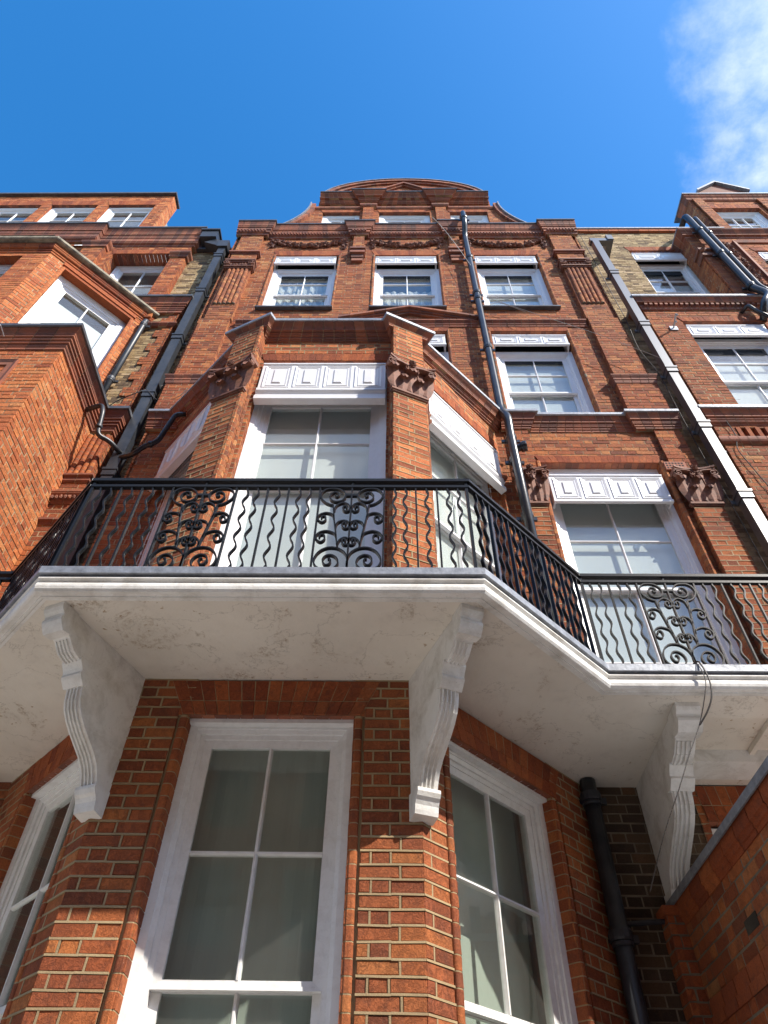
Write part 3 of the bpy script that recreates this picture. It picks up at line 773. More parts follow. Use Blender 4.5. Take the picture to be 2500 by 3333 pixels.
for x0, x1 in ((3.22, 3.72), (-3.26, -2.76)):               # plain shafts between
    f = Fr(x0, YM-.075, x1, YM-.075); brick_panel(CH, WM, f, 0, f.L, 8.92, 10.87, 'brown', mort=wm, mix=('red', .4))
    for (p0, p1) in (((x0, YM), (x0, YM-.075)), ((x1, YM-.075), (x1, YM))):
        g = Fr(*p0, *p1); brick_panel(CH, WM, g, 0, g.L, 8.92, 10.87, 'brown', mort=wm)
    cp = MB(); sweep_bricks(cp, [(x0-.04, YM), (x0-.04, YM-.10), (x1+.03, YM-.10), (x1+.03, YM)], [(.05, 8.92), (.05, 8.895)]+cyma(.045, 8.895, .02, 8.83)+[(.03, 8.825), (.03, 8.80)]+ovolo(.02, 8.79, 0., 8.72)); cp.build('moulding', ['mould', 'mortar_up'], CH)
    f = Fr(x0-.04, YM-.10, x1+.04, YM-.10); brick_panel(CH, WM, f, 0, f.L, 7.93, 8.72, 'red', mort=wm)
    for (p0, p1) in (((x0-.04, YM), (x0-.04, YM-.10)), ((x1+.04, YM-.10), (x1+.04, YM))):
        g = Fr(*p0, *p1); brick_panel(CH, WM, g, 0, g.L, 7.93, 8.72, 'red', mort=wm)
for xc in (-.74, 1.22):                                     # small corbelled pilasters under the cornice
    f = Fr(xc-.11, YM-.075, xc+.11, YM-.075); brick_panel(CH, WM, f, 0, f.L, 13.95, 14.72, 'brown', mort=wm)
    for (p0, p1) in (((xc-.11, YM), (xc-.11, YM-.075)), ((xc+.11, YM-.075), (xc+.11, YM))):
        g = Fr(*p0, *p1); brick_panel(CH, WM, g, 0, g.L, 13.95, 14.72, 'brown', mort=wm)
    cp = MB()
    for (za, zb, o, hw) in ((13.89, 13.95, .13, .155), (13.76, 13.89, .10, .13), (13.68, 13.76, .13, .15), (13.55, 13.68, .08, .12), (13.42, 13.55, .06, .11)): cp.box(xc-hw, xc+hw, YM-o, YM, za, zb)
    cp.build('corbel', ['mould'], CH)
# first floor pilaster right of the bay window opening (and the strip beside the pipe)
for (x0, x1) in ((3.42, 3.76), (1.50, 1.76)):
    f = Fr(x0, YM-.09, x1, YM-.09); brick_panel(CH, WM, f, 0, f.L, 2.95, 6.03, 'red', mort=wm, ribbon=True)
    for (p0, p1) in (((x0, YM), (x0, YM-.09)), ((x1, YM-.09), (x1, YM))):
        g = Fr(*p0, *p1); brick_panel(CH, WM, g, 0, g.L, 2.95, 6.03, 'red', mort=wm)
    capital(CH, f, f.L/2, f.L, 6.10, 6.68, 0., .09)
    f = Fr(x0, YM-.05, x1, YM-.05); brick_panel(CH, WM, f, 0, f.L, 6.66, 7.70, 'red', mort=wm)
ab = MB(); f = Fr(3.40, YM-.05, 3.70, YM-.05); ab.fbox(f, -.06, .20, 6.78, 6.93, -.02, .012)
for i in range(6):
    for j in range(3): ab.fbox(f, -.045+i*.038, -.022+i*.038, 6.795+j*.045, 6.82+j*.045, .0, .0135, m=1)
ab.build('air_brick', ['airbrick', 'dark'], CH)
# rounded bead jamb beside the first floor window
for x, sg in ((1.83, -1), (3.31, 1)):
    bd = MB(); stack(bd, [(x, YM+.01), (x, YM-.02), (x+sg*.02, YM-.04), (x+sg*.045, YM-.04), (x+sg*.06, YM-.02), (x+sg*.06, YM+.01)], 3.0, 6.98); bd.build('jamb_bead', ['brown', 'mortar_grey'], CH)
for ops, za, zb in ((op3, 11.37, 13.83), (op2, 7.83, 10.56)):
    for a, b in ops:
        for x, sg in ((a, -1), (b, 1)):
            bd = MB(); stack(bd, [(x, YM+.01), (x, YM-.012), (x+sg*.015, YM-.022), (x+sg*.035, YM-.02), (x+sg*.045, YM+.01)], za, zb); bd.build('jamb_bead', ['brown', 'mortar_grey'], CH)

# gable above the cornice
YG = 5.36
GB = Fr(-2.75, YG, 3.20, YG); gu = lambda x: x+2.75
GC = .22
def gable_clip(z):
    if z > 17.35:
        t = (z-17.35)/(18.82-17.35)
        if t >= 1: return []
        hw = 1.98*math.sqrt(max(0, 1-t**1.9)); return [(gu(GC-hw), gu(GC+hw))]
    if z > 17.0: return [(gu(GC-2.02), gu(GC+2.02))]
    t = (z-15.1)/(17.0-15.1); hw = 3.02-.86*(1-(1-t)**2.1)*1.0
    return [(gu(GC-hw), gu(GC+hw))]
wg = MB(); WG = bpy.data.objects.new('gable_wall', bpy.data.meshes.new('t')); COL.objects.link(WG); WG.parent = CH
gop = [(-1.66, -.80), (-.36, .80), (1.26, 2.12)]
gh = [(gu(a), 15.1, gu(b), 16.56) for a, b in gop]+[(gu(a), 16.56, gu(b), 16.70) for a, b in gop]
brick_panel(CH, WG, GB, 0, GB.L, 15.1, 18.85, 'brown', gh, clip=gable_clip, mort=wg, mix=('red', .4))
for a, b in gop:
    flat_arch(CH, WG, GB, gu(a), gu(b), 16.56, 16.72, skew=.05, mort=wg); reveal(CH, WG, GB, gu(a), gu(b), 15.1, 16.56, .12, 'brown', wg)
    sash_window(CH, GB, gu(a), gu(b), 15.2, 16.56, rec=.07, a1=.11, meet=15.75, bars=(None, None), curtain=None, interior=False)
gp = MB()                                                    # backing, coping and mouldings of the gable
outl = []
for i in range(25):
    z = 15.1+1.9*i/24; c = gable_clip(min(z, 16.999)); outl.append((c[0][1]-2.75, z))
arch = []
for i in range(21):
    a = math.pi*i/20; arch.append((GC+1.98*math.cos(a), 17.35+1.47*math.sin(a)**.95 if 0 < i < 20 else 17.35))
right = outl+[(GC+2.02, 17.35)]; left = [(2*GC-x, z) for x, z in reversed(right)]
poly = right+arch+left
gp.prism(poly, lambda x, z: (x, YG+.27, z), lambda x, z: (x, YG+.38, z), .3)
gp.build('gable_core', 'mortar_dark', CH)
cop = MB()
def rake(mb, pts, th, y0, y1, m=0):
    for i in range(len(pts)-1):
        (xa, za), (xb, zb) = pts[i], pts[i+1]; L = math.hypot(xb-xa, zb-za)
        if L < 1e-4: continue
        nx, nz = (zb-za)/L*th, -(xb-xa)/L*th
        mb.hexa([(xa, y0, za), (xb, y0, zb), (xb+nx, y0, zb+nz), (xa+nx, y0, za+nz)], [(xa, y1, za), (xb, y1, zb), (xb+nx, y1, zb+nz), (xa+nx, y1, za+nz)], m=m)
for pl_ in (outl, [(2*GC-x, z) for x, z in reversed(outl)], arch):
    cop = MB(); rake(cop, pl_, .03, YG-.105, YG+.40); cop.build('lead_coping', 'lead', CH)
cop = MB()
ins = lambda pts, d: [(GC+(x-GC)*(1-d/2.), z-d*.75) for x, z in pts]
def bricks_along(mb, pts, th, y0, y1, seg=.14):
    P2 = [Vector((x, z)) for x, z in pts]; out = [P2[0]]
    for i in range(len(P2)-1):
        n = max(1, int((P2[i+1]-P2[i]).length/seg+.5))
        for k in range(n): out.append(P2[i].lerp(P2[i+1], (k+1)/n))
    for i in range(len(out)-1):
        a, b = out[i], out[i+1]; d = (b-a); L = d.length
        if L < .02: continue
        d /= L; nrm = Vector((d.y, -d.x))*-th
        a2, b2 = a+d*.003, b-d*.003
        mb.hexa([(a2.x+nrm.x, y0, a2.y+nrm.y), (b2.x+nrm.x, y0, b2.y+nrm.y), (b2.x, y0, b2.y), (a2.x, y0, a2.y)], [(a2.x+nrm.x, y1, a2.y+nrm.y), (b2.x+nrm.x, y1, b2.y+nrm.y), (b2.x, y1, b2.y), (a2.x, y1, a2.y)])
bricks_along(cop, arch, .10, YG-.085, YG); bricks_along(cop, ins(arch, .10), .10, YG-.045, YG)
cop.build('gable_moulding', ['mould'], CH)
cop = MB(); bricks_along(cop, outl, .09, YG-.07, YG); cop.build('gable_moulding', ['mould'], CH)
cop = MB(); bricks_along(cop, list(reversed([(2*GC-x, z) for x, z in outl])), .09, YG-.07, YG); cop.build('gable_moulding', ['mould'], CH)
PRG = [(.20, 17.33), (.20, 17.30)]+cyma(.195, 17.30, .12, 17.20)+[(.12, 17.17), (.07, 17.165), (.07, 17.12)]+ovolo(.055, 17.115, .02, 17.07)+[(.02, 17.04), (.005, 17.035)]
pathG = brk(-1.76, 2.20, YG-.02, .06, [(-.80, -.42), (.86, 1.24)])
cm_ = MB(); sweep_bricks(cm_, pathG, PRG); cm_.build('gable_cornice', ['mould', 'mortar_up'], CH); cm_ = MB(); sweep_bricks(cm_, brk(-1.98, 2.42, YG, .07, [(-.76, -.46), (.90, 1.20)]), [(.05, 16.84)]+ovolo(.05, 16.83, .02, 16.76)+[(.02, 16.74)]); cm_.build('gable_cornice', ['mould', 'mortar_up'], CH)
lb = MB(); sweep(lb, pathG, [(.21, 17.36), (.22, 17.35), (.22, 17.31), (.2, 17.305)]); lb.build('lead_flashing', 'lead_dark', CH)
for xc in (-.61, 1.05):
    f = Fr(xc-.12, YG-.07, xc+.12, YG-.07); brick_panel(CH, WG, f, 0, f.L, 15.1, 16.74, 'red', mort=wg); brick_panel(CH, WG, f, 0, f.L, 16.86, 17.1, 'red', mort=wg)
    for (p0, p1) in (((xc-.12, YG), (xc-.12, YG-.07)), ((xc+.12, YG-.07), (xc+.12, YG))):
        g = Fr(*p0, *p1); brick_panel(CH, WG, g, 0, g.L, 15.1, 17.1, 'red', mort=wg)
pm = MB()
for sgn in (-1, 1):
    for (d0, d1, o) in ((0., .07, .10), (.07, .13, .05)):
        for k in range(4):
            f0, f1 = k/4, (k+1)/4-.004; xa, xb = GC+sgn*.80*f0, GC+sgn*.80*f1; za, zb = 18.55-.75*f0, 18.55-.75*f1
            q4 = [(xa, za-d1), (xb, zb-d1), (xb, zb-d0), (xa, za-d0)]
            if sgn < 0: q4 = [q4[1], q4[0], q4[3], q4[2]]
            pm.hexa([(x, YG-o, z) for x, z in q4], [(x, YG, z) for x, z in q4])
pm.build('pediment', ['mould'], CH)

# ---------------- bay, ground floor
YB = 4.0
HB = .97
wb_ = MB(); WB = bpy.data.objects.new('bay_wall', bpy.data.meshes.new('t')); COL.objects.link(WB); WB.parent = CH
def mirror(p): return (2*CX-p[0], p[1])
c0 = (CX+HB, YB); c1 = (c0[0]+CD[0]*2.02, c0[1]+CD[1]*2.02)
BF = Fr(CX-HB, YB, CX+HB, YB); BRt = Fr(*c0, *c1); BLf = Fr(*mirror(c1), *mirror(c0))
ww = (HB-.54, HB+.54)
ZT = 2.80
for fr_, (a, b), st in ((BF, ww, .03), (BRt, (.29, 1.48), .02), (BLf, (BLf.L-1.48, BLf.L-.29), .05)):
    bw = .075                                            # bead strip each side of the opening
    brick_panel(CH, WB, fr_, 0, fr_.L, -1.6, ZT, 'red', [(a-bw, -.9, b+bw, 2.535), (a, 2.535, b, ZT)], start=st, mort=wb_, ribbon=True, mortar_depth=.007, jit=.0028)
    flat_arch(CH, WB, fr_, a-bw*.6, b+bw*.6, 2.535, ZT, skew=.13, out=.004, n=15, tiers=[(0., .385, .004), (.40, 1., 0.)], mort=wb_)
    P = fr_.p
    for u, sg in ((a-bw, 1), (b+bw, -1)):                # rounded bead bricks with a groove, course by course
        bd = MB()
        pl = [(u+sg*.016, -.05), (u+sg*.016, -.012)]+[(u+sg*(.016+.020*(1-math.cos(t))+.0), -.012+.018*math.sin(t)) for t in (0.4, .8, 1.2, 1.57)]+[(u+sg*(bw-.018), .006), (u+sg*(bw-.004), -.004), (u+sg*bw, -.022), (u+sg*bw, -.10)]
        stack(bd, [P(x, 0, o)[:2] for x, o in pl], -.9, 2.53); bd.build('jamb_bead', ['red', 'mortar'], CH)
        wb_.face([P(u+sg*.02, -.9, -.02), P(u, -.9, -.02), P(u, 2.535, -.02), P(u+sg*.02, 2.535, -.02)])
    reveal(CH, WB, fr_, a-.004, b+.004, -.9, 2.535, .10, 'red', wb_)
    sash_window(CH, fr_, a-.004, b+.004, -.9, 2.64, headh=.10, rec=.085, a1=.05, a2=.055, bars=(.49, .5), meet=1.06, paint='white_low', curtain=(-.9, 2.62), cmat='sheer', gap=.12)
    hb_ = MB(); hb_.fbox(fr_, a-.002, b+.002, 2.505, 2.534, -.10, -.045); hb_.build('head_board', 'white_low', CH)
# ---------------- bay, first floor
PFR = Fr(-.01, 3.83, .335, 3.975)                        # angled corner pilaster
PFL = Fr(*mirror((.335, 3.975)), *mirror((-.01, 3.83)))
p2 = (.27, 4.18); e2 = (p2[0]+CD[0]*1.62, p2[1]+CD[1]*1.62)
B1F = Fr(2*CX+.02, YB, -.02, YB); b1 = lambda x: x-(2*CX+.02)
B1R = Fr(*p2, *e2); B1L = Fr(*mirror(e2), *mirror(p2))
wins = ((B1F, (b1(-1.52), b1(-.08)), 'f'), (B1R, (.14, 1.50), 'r'), (B1L, (B1L.L-1.50, B1L.L-.14), 'l'))
for fr_, (a, b), kd in wins:
    brick_panel(CH, WB, fr_, 0, fr_.L, 2.95, 7.78, 'red', [(a, 2.95, b, 7.21), (a, 7.21, b, 7.36)], mort=wb_, ribbon=True, mix=('orange', .5))
    flat_arch(CH, WB, fr_, a, b, 7.215, 7.37, skew=.04, mort=wb_)
    reveal(CH, WB, fr_, a, b, 2.95, 7.21, .12, 'red', wb_)
    sash_window(CH, fr_, a, b, 3.0, 7.20, headh=.54, rec=.10, a1=.05, a2=.075, bars=(.5, .45), meet=5.12, curtain=(3.0, 6.8), cmat='blind', gap=-.008)
    awning_box(CH, fr_, a+.02, b-.02, 6.55, 7.09, depth=.12, front=.02, n=4, board=True)
for fr_, s_ in ((PFR, 1), (PFL, -1)):
    brick_panel(CH, WB, fr_, 0, fr_.L, 2.95, 6.30, 'red', mort=wb_, ribbon=True, start=.02, mix=('orange', .5))
    brick_panel(CH, WB, fr_, 0, fr_.L, 6.80, 7.78, 'red', mort=wb_, ribbon=True, start=.02, mix=('orange', .5))
    capital(CH, fr_, fr_.L/2, fr_.L, 6.33, 6.84, 0., .10)
    # sides of the pilaster running back to the bay walls
    a, b = (fr_.p(0, 0)[:2], fr_.p(fr_.L, 0)[:2])
    if s_ > 0: pr_ = [((a[0]-.03, a[1]+.18), a), (b, (p2[0]+.03, p2[1]+.03))]
    else: pr_ = [((mirror((p2[0]+.03, p2[1]+.03))), a), (b, (b[0]+.03, b[1]+.18))]
    for s0, s1 in pr_:
        g = Fr(*s0, *s1); brick_panel(CH, WB, g, 0, g.L, 2.95, 7.78, 'brown', mort=wb_)
        for uu in (.035, g.L-.045):                       # beads on the jamb
            bd = MB(); P = g.p
            stack(bd, [P(uu+.02*math.cos(t), 0, .004+.02*math.sin(t))[:2] for t in [k*math.pi/3 for k in range(6)]], 2.95, 7.2); bd.build('jamb_bead', ['brown', 'mortar'], CH)
PRB = [(.165, 7.925), (.165, 7.90)]+cyma(.16, 7.90, .105, 7.82, 6)+[(.10, 7.815), (.10, 7.79), (.07, 7.785), (.07, 7.76)]+ovolo(.06, 7.755, .03, 7.73)+[(.03, 7.70), (.012, 7.695), (.012, 7.67), (.0, 7.665)]
Rp = [(-.145, 3.82), (-.097, 3.735), (.505, 4.005), (.42, 4.145), (1.49, 5.18)]      # line of the lead edge
pathB = [mirror(p) for p in reversed(Rp)]+Rp
PRB = [(o-.172, z_) for o, z_ in PRB]
cm_ = MB(); sweep_bricks(cm_, pathB, PRB, back=-.19); cm_.build('bay_cornice', ['mould', 'mortar_up'], CH)
lb = MB(); sweep(lb, pathB, [(-.012, 7.957), (0., 7.95), (0., 7.90), (-.02, 7.895)])
lb.face([(p[0], p[1], 7.949) for p in pathB]); lb.build('bay_roof', 'lead', CH)
un = MB(); un.face([(p[0]-o[0]*.165, p[1]-o[1]*.165, 7.668) for p, o in zip(pathB, offs(pathB))], .4); un.build('bay_soffit', ['mould'], CH)

# stock brick wall behind: strip left, strip right and the tall part up to the next house
wst = MB(); WS = bpy.data.objects.new('stock_brick_wall', bpy.data.meshes.new('t')); COL.objects.link(WS); WS.parent = CH
brick_panel(CH, WM, Fr(3.78, YM-.02, 3.78, 5.47), 0, .19, 2.95, 15.0, 'brown', mort=wm)
g = Fr(-3.32, 5.47, -3.32, YM-.02); brick_panel(CH, WM, g, 0, g.L, 2.95, 15.0, 'brown', mort=wm)
g = Fr(-3.5, 5.46, -3.0, 5.46); brick_panel(CH, WM, g, 0, g.L, -1.6, 2.95, 'brown', mort=wm)
g = Fr(-3.5, 5.46, -3.0, 5.46)
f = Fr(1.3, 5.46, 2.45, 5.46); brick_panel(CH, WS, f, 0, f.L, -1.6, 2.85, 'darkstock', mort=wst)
def shell(H, x0, x1, y0, y1, z1, name='roof'):
    m_ = MB(); m_.face([(x0, y0, z1), (x1, y0, z1), (x1, y1, z1), (x0, y1, z1)]); m_.face([(x0, y1, -1.6), (x1, y1, -1.6), (x1, y1, z1), (x0, y1, z1)])
    for x in (x0, x1): m_.face([(x, y0, -1.6), (x, y1, -1.6), (x, y1, z1), (x, y0, z1)])
    m_.build(name, 'lead_dark', H)
shell(CH, -3.3, 3.76, 5.48, 13., 14.95)

# =================================================================== left house
LH = thing('terraced_house', 'bright red brick house on the left with stacked square and canted bays', 'house')
wl = MB(); WL = bpy.data.objects.new('wall', bpy.data.meshes.new('t')); COL.objects.link(WL); WL.parent = LH
wlb = MB(); WLB = bpy.data.objects.new('bay_wall', bpy.data.meshes.new('t')); COL.objects.link(WLB); WLB.parent = LH
f = Fr(-7.6, 4.05, -4.02, 4.05); lx = lambda x: x+7.6
brick_panel(LH, WLB, f, 0, f.L, 2.7, 7.75, 'orange', [(lx(-6.4), 6.2, lx(-4.62), 7.18)], mort=wlb, mortar_depth=.004)
g = Fr(-4.02, 4.05, -4.02, 5.25); brick_panel(LH, WLB, g, 0, g.L, 2.7, 7.75, 'orange', start=.05, mort=wlb, mortar_depth=.004)
so = MB(); so.box(-7.6, -4.03, 4.06, 5.5, 2.66, 2.70); so.build('bay_soffit', 'soffit', LH)
pn = MB(); pn.fbox(f, lx(-6.4), lx(-4.62), 6.2, 7.18, -.08, -.05, .5); pn.ring(f, lx(-6.42), lx(-4.44), 6.0, 7.30, .05, -.03, .035, bev=.02); pn.ring(f, lx(-6.37), lx(-4.49), 6.05, 7.25, .05, -.04, .015); pn.build('panel', ['mould'], LH)
PRL = [(.155, 7.92), (.155, 7.89)]+cyma(.15, 7.89, .10, 7.79)+[(.095, 7.785), (.095, 7.755), (.075, 7.75), (.075, 7.71), (.055, 7.705), (.055, 7.665), (.035, 7.66)]+ovolo(.035, 7.655, .018, 7.61)+[(.018, 7.57), (.006, 7.565)]
pathL = [(-7.6, 4.05), (-4.02, 4.05), (-4.02, 5.25), (-3.74, 5.25), (-3.74, 5.44)]
cm_ = MB(); sweep_bricks(cm_, pathL, PRL, seg=.24); cm_.build('bay_cornice', ['mould', 'mortar_up'], LH)
lb = MB(); sweep(lb, pathL, [(.16, 7.952), (.172, 7.945), (.172, 7.89), (.15, 7.885)]); lb.face([(-7.6, 3.90, 7.946), (-3.87, 3.90, 7.946), (-3.87, 5.5, 7.946), (-7.6, 5.5, 7.946)]); lb.build('bay_roof', 'lead_dark', LH)
hk = MB(); hk.tube([(-4.75, 3.93, 7.70), (-4.75, 3.80, 7.72), (-4.75, 3.78, 7.70), (-4.75, 3.78, 7.62)], .008, 6); hk.build('iron_hook', 'metal', LH)
# pilaster beside the square bay
f = Fr(-4.02, 5.25, -3.72, 5.25); brick_panel(LH, WL, f, 0, f.L, 2.9, 6.5, 'red', mort=wl)
g = Fr(-3.72, 5.25, -3.72, 5.45); brick_panel(LH, WL, g, 0, g.L, 2.9, 7.5, 'red', mort=wl)
st = MB(); n = 4; wdt = .30/n
for i in range(n):
    c = -4.02+wdt*(i+.5); poly = [(c-wdt*.5+.004, 5.25)]+[(c+math.cos(math.pi*(1-k/6))*wdt*.46, 5.24-math.sin(math.pi*k/6)*wdt*.45) for k in range(7)]+[(c+wdt*.5-.004, 5.25)]
    stack(st, poly, 6.62, 7.47)
st.box(-4.02, -3.72, 5.235, 5.26, 6.6, 7.47, .3); st.build('reeding', ['red', 'mortar_grey'], LH)
cp = MB(); sweep_bricks(cp, [(-4.02, 5.25), (-3.72, 5.25), (-3.72, 5.45)], [(.06, 6.62), (.06, 6.59), (.03, 6.58), (.03, 6.52), (.01, 6.5)], .15); cp.build('moulding', ['mould', 'mortar_up'], LH); cp = MB()
sweep_bricks(cp, [(-4.02, 5.25), (-3.72, 5.25), (-3.72, 5.45)], [(.09, 6.27), (.09, 6.24)]+cyma(.085, 6.235, .03, 6.15)+[(.01, 6.1)], .15)
for i in range(6): cp.blob((-4.0+i*.052, 5.19, 6.17), .022, .02, .035)
cp.build('moulding', ['mould', 'mortar_up'], LH); cp = MB(); sweep_bricks(cp, [(-4.02, 5.25), (-3.72, 5.25), (-3.72, 5.45)], [(.05, 5.82), (.05, 5.79), (.02, 5.77), (.01, 5.74)], .15)
cp.build('moulding', ['mould', 'mortar_up'], LH)
# strip between the houses: stock brick with a toothed red edge
f = Fr(-5.2, 5.40, -3.32, 5.40); fx = lambda x: x+5.2
tooth = lambda z: .10 if int(math.floor(z/COURSE)/3) % 2 else 0.
brick_panel(LH, WL, f, 0, f.L, 7.8, 11.45, 'stock', clip=lambda z: [(0, fx(-3.95)+tooth(z)-.05)], mort=wl)
f2 = Fr(-5.2, 5.375, -3.74, 5.375)
brick_panel(LH, WL, f2, 0, f2.L, 7.8, 11.45, 'red', clip=lambda z: [(fx(-3.97)+tooth(z)-.05, fx(-3.74))], mort=wl)
g = Fr(-3.74, 5.36, -3.74, 5.5); brick_panel(LH, WL, g, 0, g.L, 7.8, 11.45, 'red', mort=wl)
f3 = Fr(-7.6, 5.44, -4.3, 5.44); brick_panel(LH, WL, f3, 0, f3.L, -1.6, 2.9, 'brown', mort=wl)
f3 = Fr(-4.3, 5.44, -3.32, 5.44); brick_panel(LH, WL, f3, 0, f3.L, -1.6, 14.35, 'stock', mort=wl, mortar_depth=.008)
lb = MB(); lb.box(-4.3, -3.30, 5.36, 5.8, 14.35, 14.42); lb.build('lead_flashing', 'lead_dark', LH)
# canted bay on top
f = Fr(-7.6, 4.17, -5.5, 4.17)
brick_panel(LH, WLB, f, 0, f.L, 7.85, 11.05, 'orange', [(.2, 8.0, 7.6-5.90, 10.90)], mort=wlb, mortar_depth=.004)
CT = Fr(-5.5, 4.17, -4.23, 5.44); a, b = .30, 1.50
brick_panel(LH, WLB, CT, 0, CT.L, 7.85, 11.05, 'orange', [(a, 7.9, b, 10.90)], mort=wlb, mortar_depth=.004)
reveal(LH, WLB, CT, a, b, 7.9, 10.90, .16, 'orange', wlb); reveal(LH, WLB, f, .2, 7.6-5.90, 8., 10.90, .16, 'orange', wlb)
hd = MB(); hd.fbox(CT, a-.03, b+.03, 10.86, 11.02, -.17, .012, .5); hd.fbox(CT, a-.06, b+.06, 10.93, 11.02, -.02, .03, .7); hd.build('lintel', ['rub'], LH)
sash_window(LH, CT, a, b, 7.95, 10.86, rec=.13, a1=.085, a2=.075, bars=(None, None), meet=9.3, curtain=(8., 10.4), cmat='blind', gap=-.008)
sash_window(LH, f, .2, 7.6-5.90, 8.0, 10.88, rec=.14, bars=(None, None), meet=9.4)
for u in (a, b):
    sg = -1 if u == a else 1; P = CT.p
    bd = MB(); stack(bd, [P(u, 0, -.01)[:2], P(u, 0, .02)[:2], P(u+sg*.025, 0, .034)[:2], P(u+sg*.055, 0, .02)[:2], P(u+sg*.06, 0, -.01)[:2]], 7.9, 10.86); bd.build('jamb_bead', ['orange', 'mortar_grey'], LH)
pathU = [(-7.6, 4.17), (-5.5, 4.17), (-4.20, 5.47)]
cm_ = MB(); sweep_bricks(cm_, pathU, [(.08, 11.24), (.08, 11.16)]+ovolo(.07, 11.15, .03, 11.10)+[(.03, 11.06), (.015, 11.05), (.015, 11.01)], .24); cm_.build('bay_cornice', ['rub', 'mortar_grey'], LH)
cm_ = MB(); sweep(cm_, pathU, [(.15, 11.33), (.16, 11.31), (.16, 11.26), (.14, 11.24)]); cm_.face([(-7.6, 4.0, 11.325), (-5.5, 4.0, 11.325), (-4.1, 5.4, 11.325), (-7.6, 5.4, 11.325)]); cm_.build('stone_coping', 'stone', LH)
# string at third floor and the wall above
PRT = [(.15, 11.73), (.15, 11.70)]+cyma(.145, 11.70, .10, 11.59)+[(.095, 11.585), (.095, 11.55), (.075, 11.545), (.075, 11.50), (.055, 11.495), (.055, 11.45)]+ovolo(.045, 11.445, .025, 11.40)+[(.025, 11.34), (.01, 11.33)]
pathT = [(-4.6, 5.36), (-3.74, 5.36), (-3.74, 5.5)]
cm_ = MB(); sweep_bricks(cm_, pathT, PRT); cm_.build('string_course', ['mould', 'mortar_up'], LH)
cm_ = MB(); sweep_bricks(cm_, [(-4.25, 5.36), (-3.74, 5.36), (-3.74, 5.5)], [(.05, 10.93), (.05, 10.90), (.02, 10.86), (.01, 10.85)]); cm_.build('string_course', ['mould', 'mortar_up'], LH)
lb = MB(); sweep(lb, pathT, [(.155, 11.765), (.168, 11.755), (.168, 11.70), (.145, 11.695)]); lb.build('lead_flashing', 'lead_dark', LH)
f = Fr(-11., 5.30, -4.18, 5.30); lx = lambda x: x+11.
brick_panel(LH, WL, f, 0, f.L, 11.1, 14.4, 'red', [(lx(-5.70), 11.2, lx(-4.48), 13.93), (lx(-5.70), 13.93, lx(-4.48), 14.13), (lx(-8.2), 11.2, lx(-6.8), 13.93)], mort=wl, mix=('orange', .4))
flat_arch(LH, WL, f, lx(-5.70), lx(-4.48), 13.93, 14.13, skew=.06, mort=wl); reveal(LH, WL, f, lx(-5.70), lx(-4.48), 11.2, 13.93, .25, 'red', wl); reveal(LH, WL, f, lx(-8.2), lx(-6.8), 11.2, 13.93, .25, 'red', wl)
sash_window(LH, f, lx(-5.68), lx(-4.49), 11.3, 13.90, rec=.24, bars=(.5, .5), meet=12.35, a1=.06); sash_window(LH, f, lx(-8.18), lx(-6.82), 11.3, 13.90, rec=.24, bars=(.5, .5), meet=12.35)
g = Fr(-4.18, 5.30, -4.18, 5.5); brick_panel(LH, WL, g, 0, g.L, 11.5, 14.4, 'red', mort=wl)
for xa, xb in ((-6.30, -5.86),):
    fp = Fr(xa, 5.20, xb, 5.20); brick_panel(LH, WL, fp, 0, fp.L, 11.1, 14.0, 'red', mort=wl, mix=('orange', .4))
    g = Fr(xb, 5.20, xb, 5.30); brick_panel(LH, WL, g, 0, g.L, 11.1, 14.2, 'red', mort=wl)
    cp = MB(); sweep_bricks(cp, [(xa, 5.30), (xa, 5.20), (xb, 5.20), (xb, 5.30)], [(.08, 14.22), (.08, 14.18)]+cyma(.075, 14.175, .03, 14.08)+[(.03, 14.03), (.01, 14.02)], .15); cp.build('moulding', ['mould', 'mortar_up'], LH)
cp = MB(); sweep_bricks(cp, [(-4.50, 5.28), (-4.15, 5.28), (-4.15, 5.4)], [(.07, 13.86), (.07, 13.82)]+cyma(.065, 13.815, .02, 13.75)+[(.005, 13.72)], .15); cp.build('moulding', ['mould', 'mortar_up'], LH)
PRA = [(.15, 15.0), (.15, 14.97)]+cyma(.145, 14.97, .10, 14.82)+[(.095, 14.815), (.095, 14.76), (.075, 14.755), (.075, 14.70)]+ovolo(.07, 14.695, .05, 14.63)+[(.05, 14.45), (.08, 14.44), (.08, 14.41)]+ovolo(.07, 14.40, .03, 14.35)+[(.01, 14.30)]
pathA = [(-11., 5.20), (-6.22, 5.20), (-6.22, 5.30), (-4.14, 5.30), (-4.14, 5.6)]
cm_ = MB(); sweep_bricks(cm_, pathA, PRA); cm_.build('cornice', ['mould', 'mortar_up'], LH)
lb = MB(); sweep(lb, pathA, [(.155, 15.035), (.168, 15.025), (.168, 14.97), (.145, 14.965)]); lb.build('lead_flashing', 'lead_dark', LH)
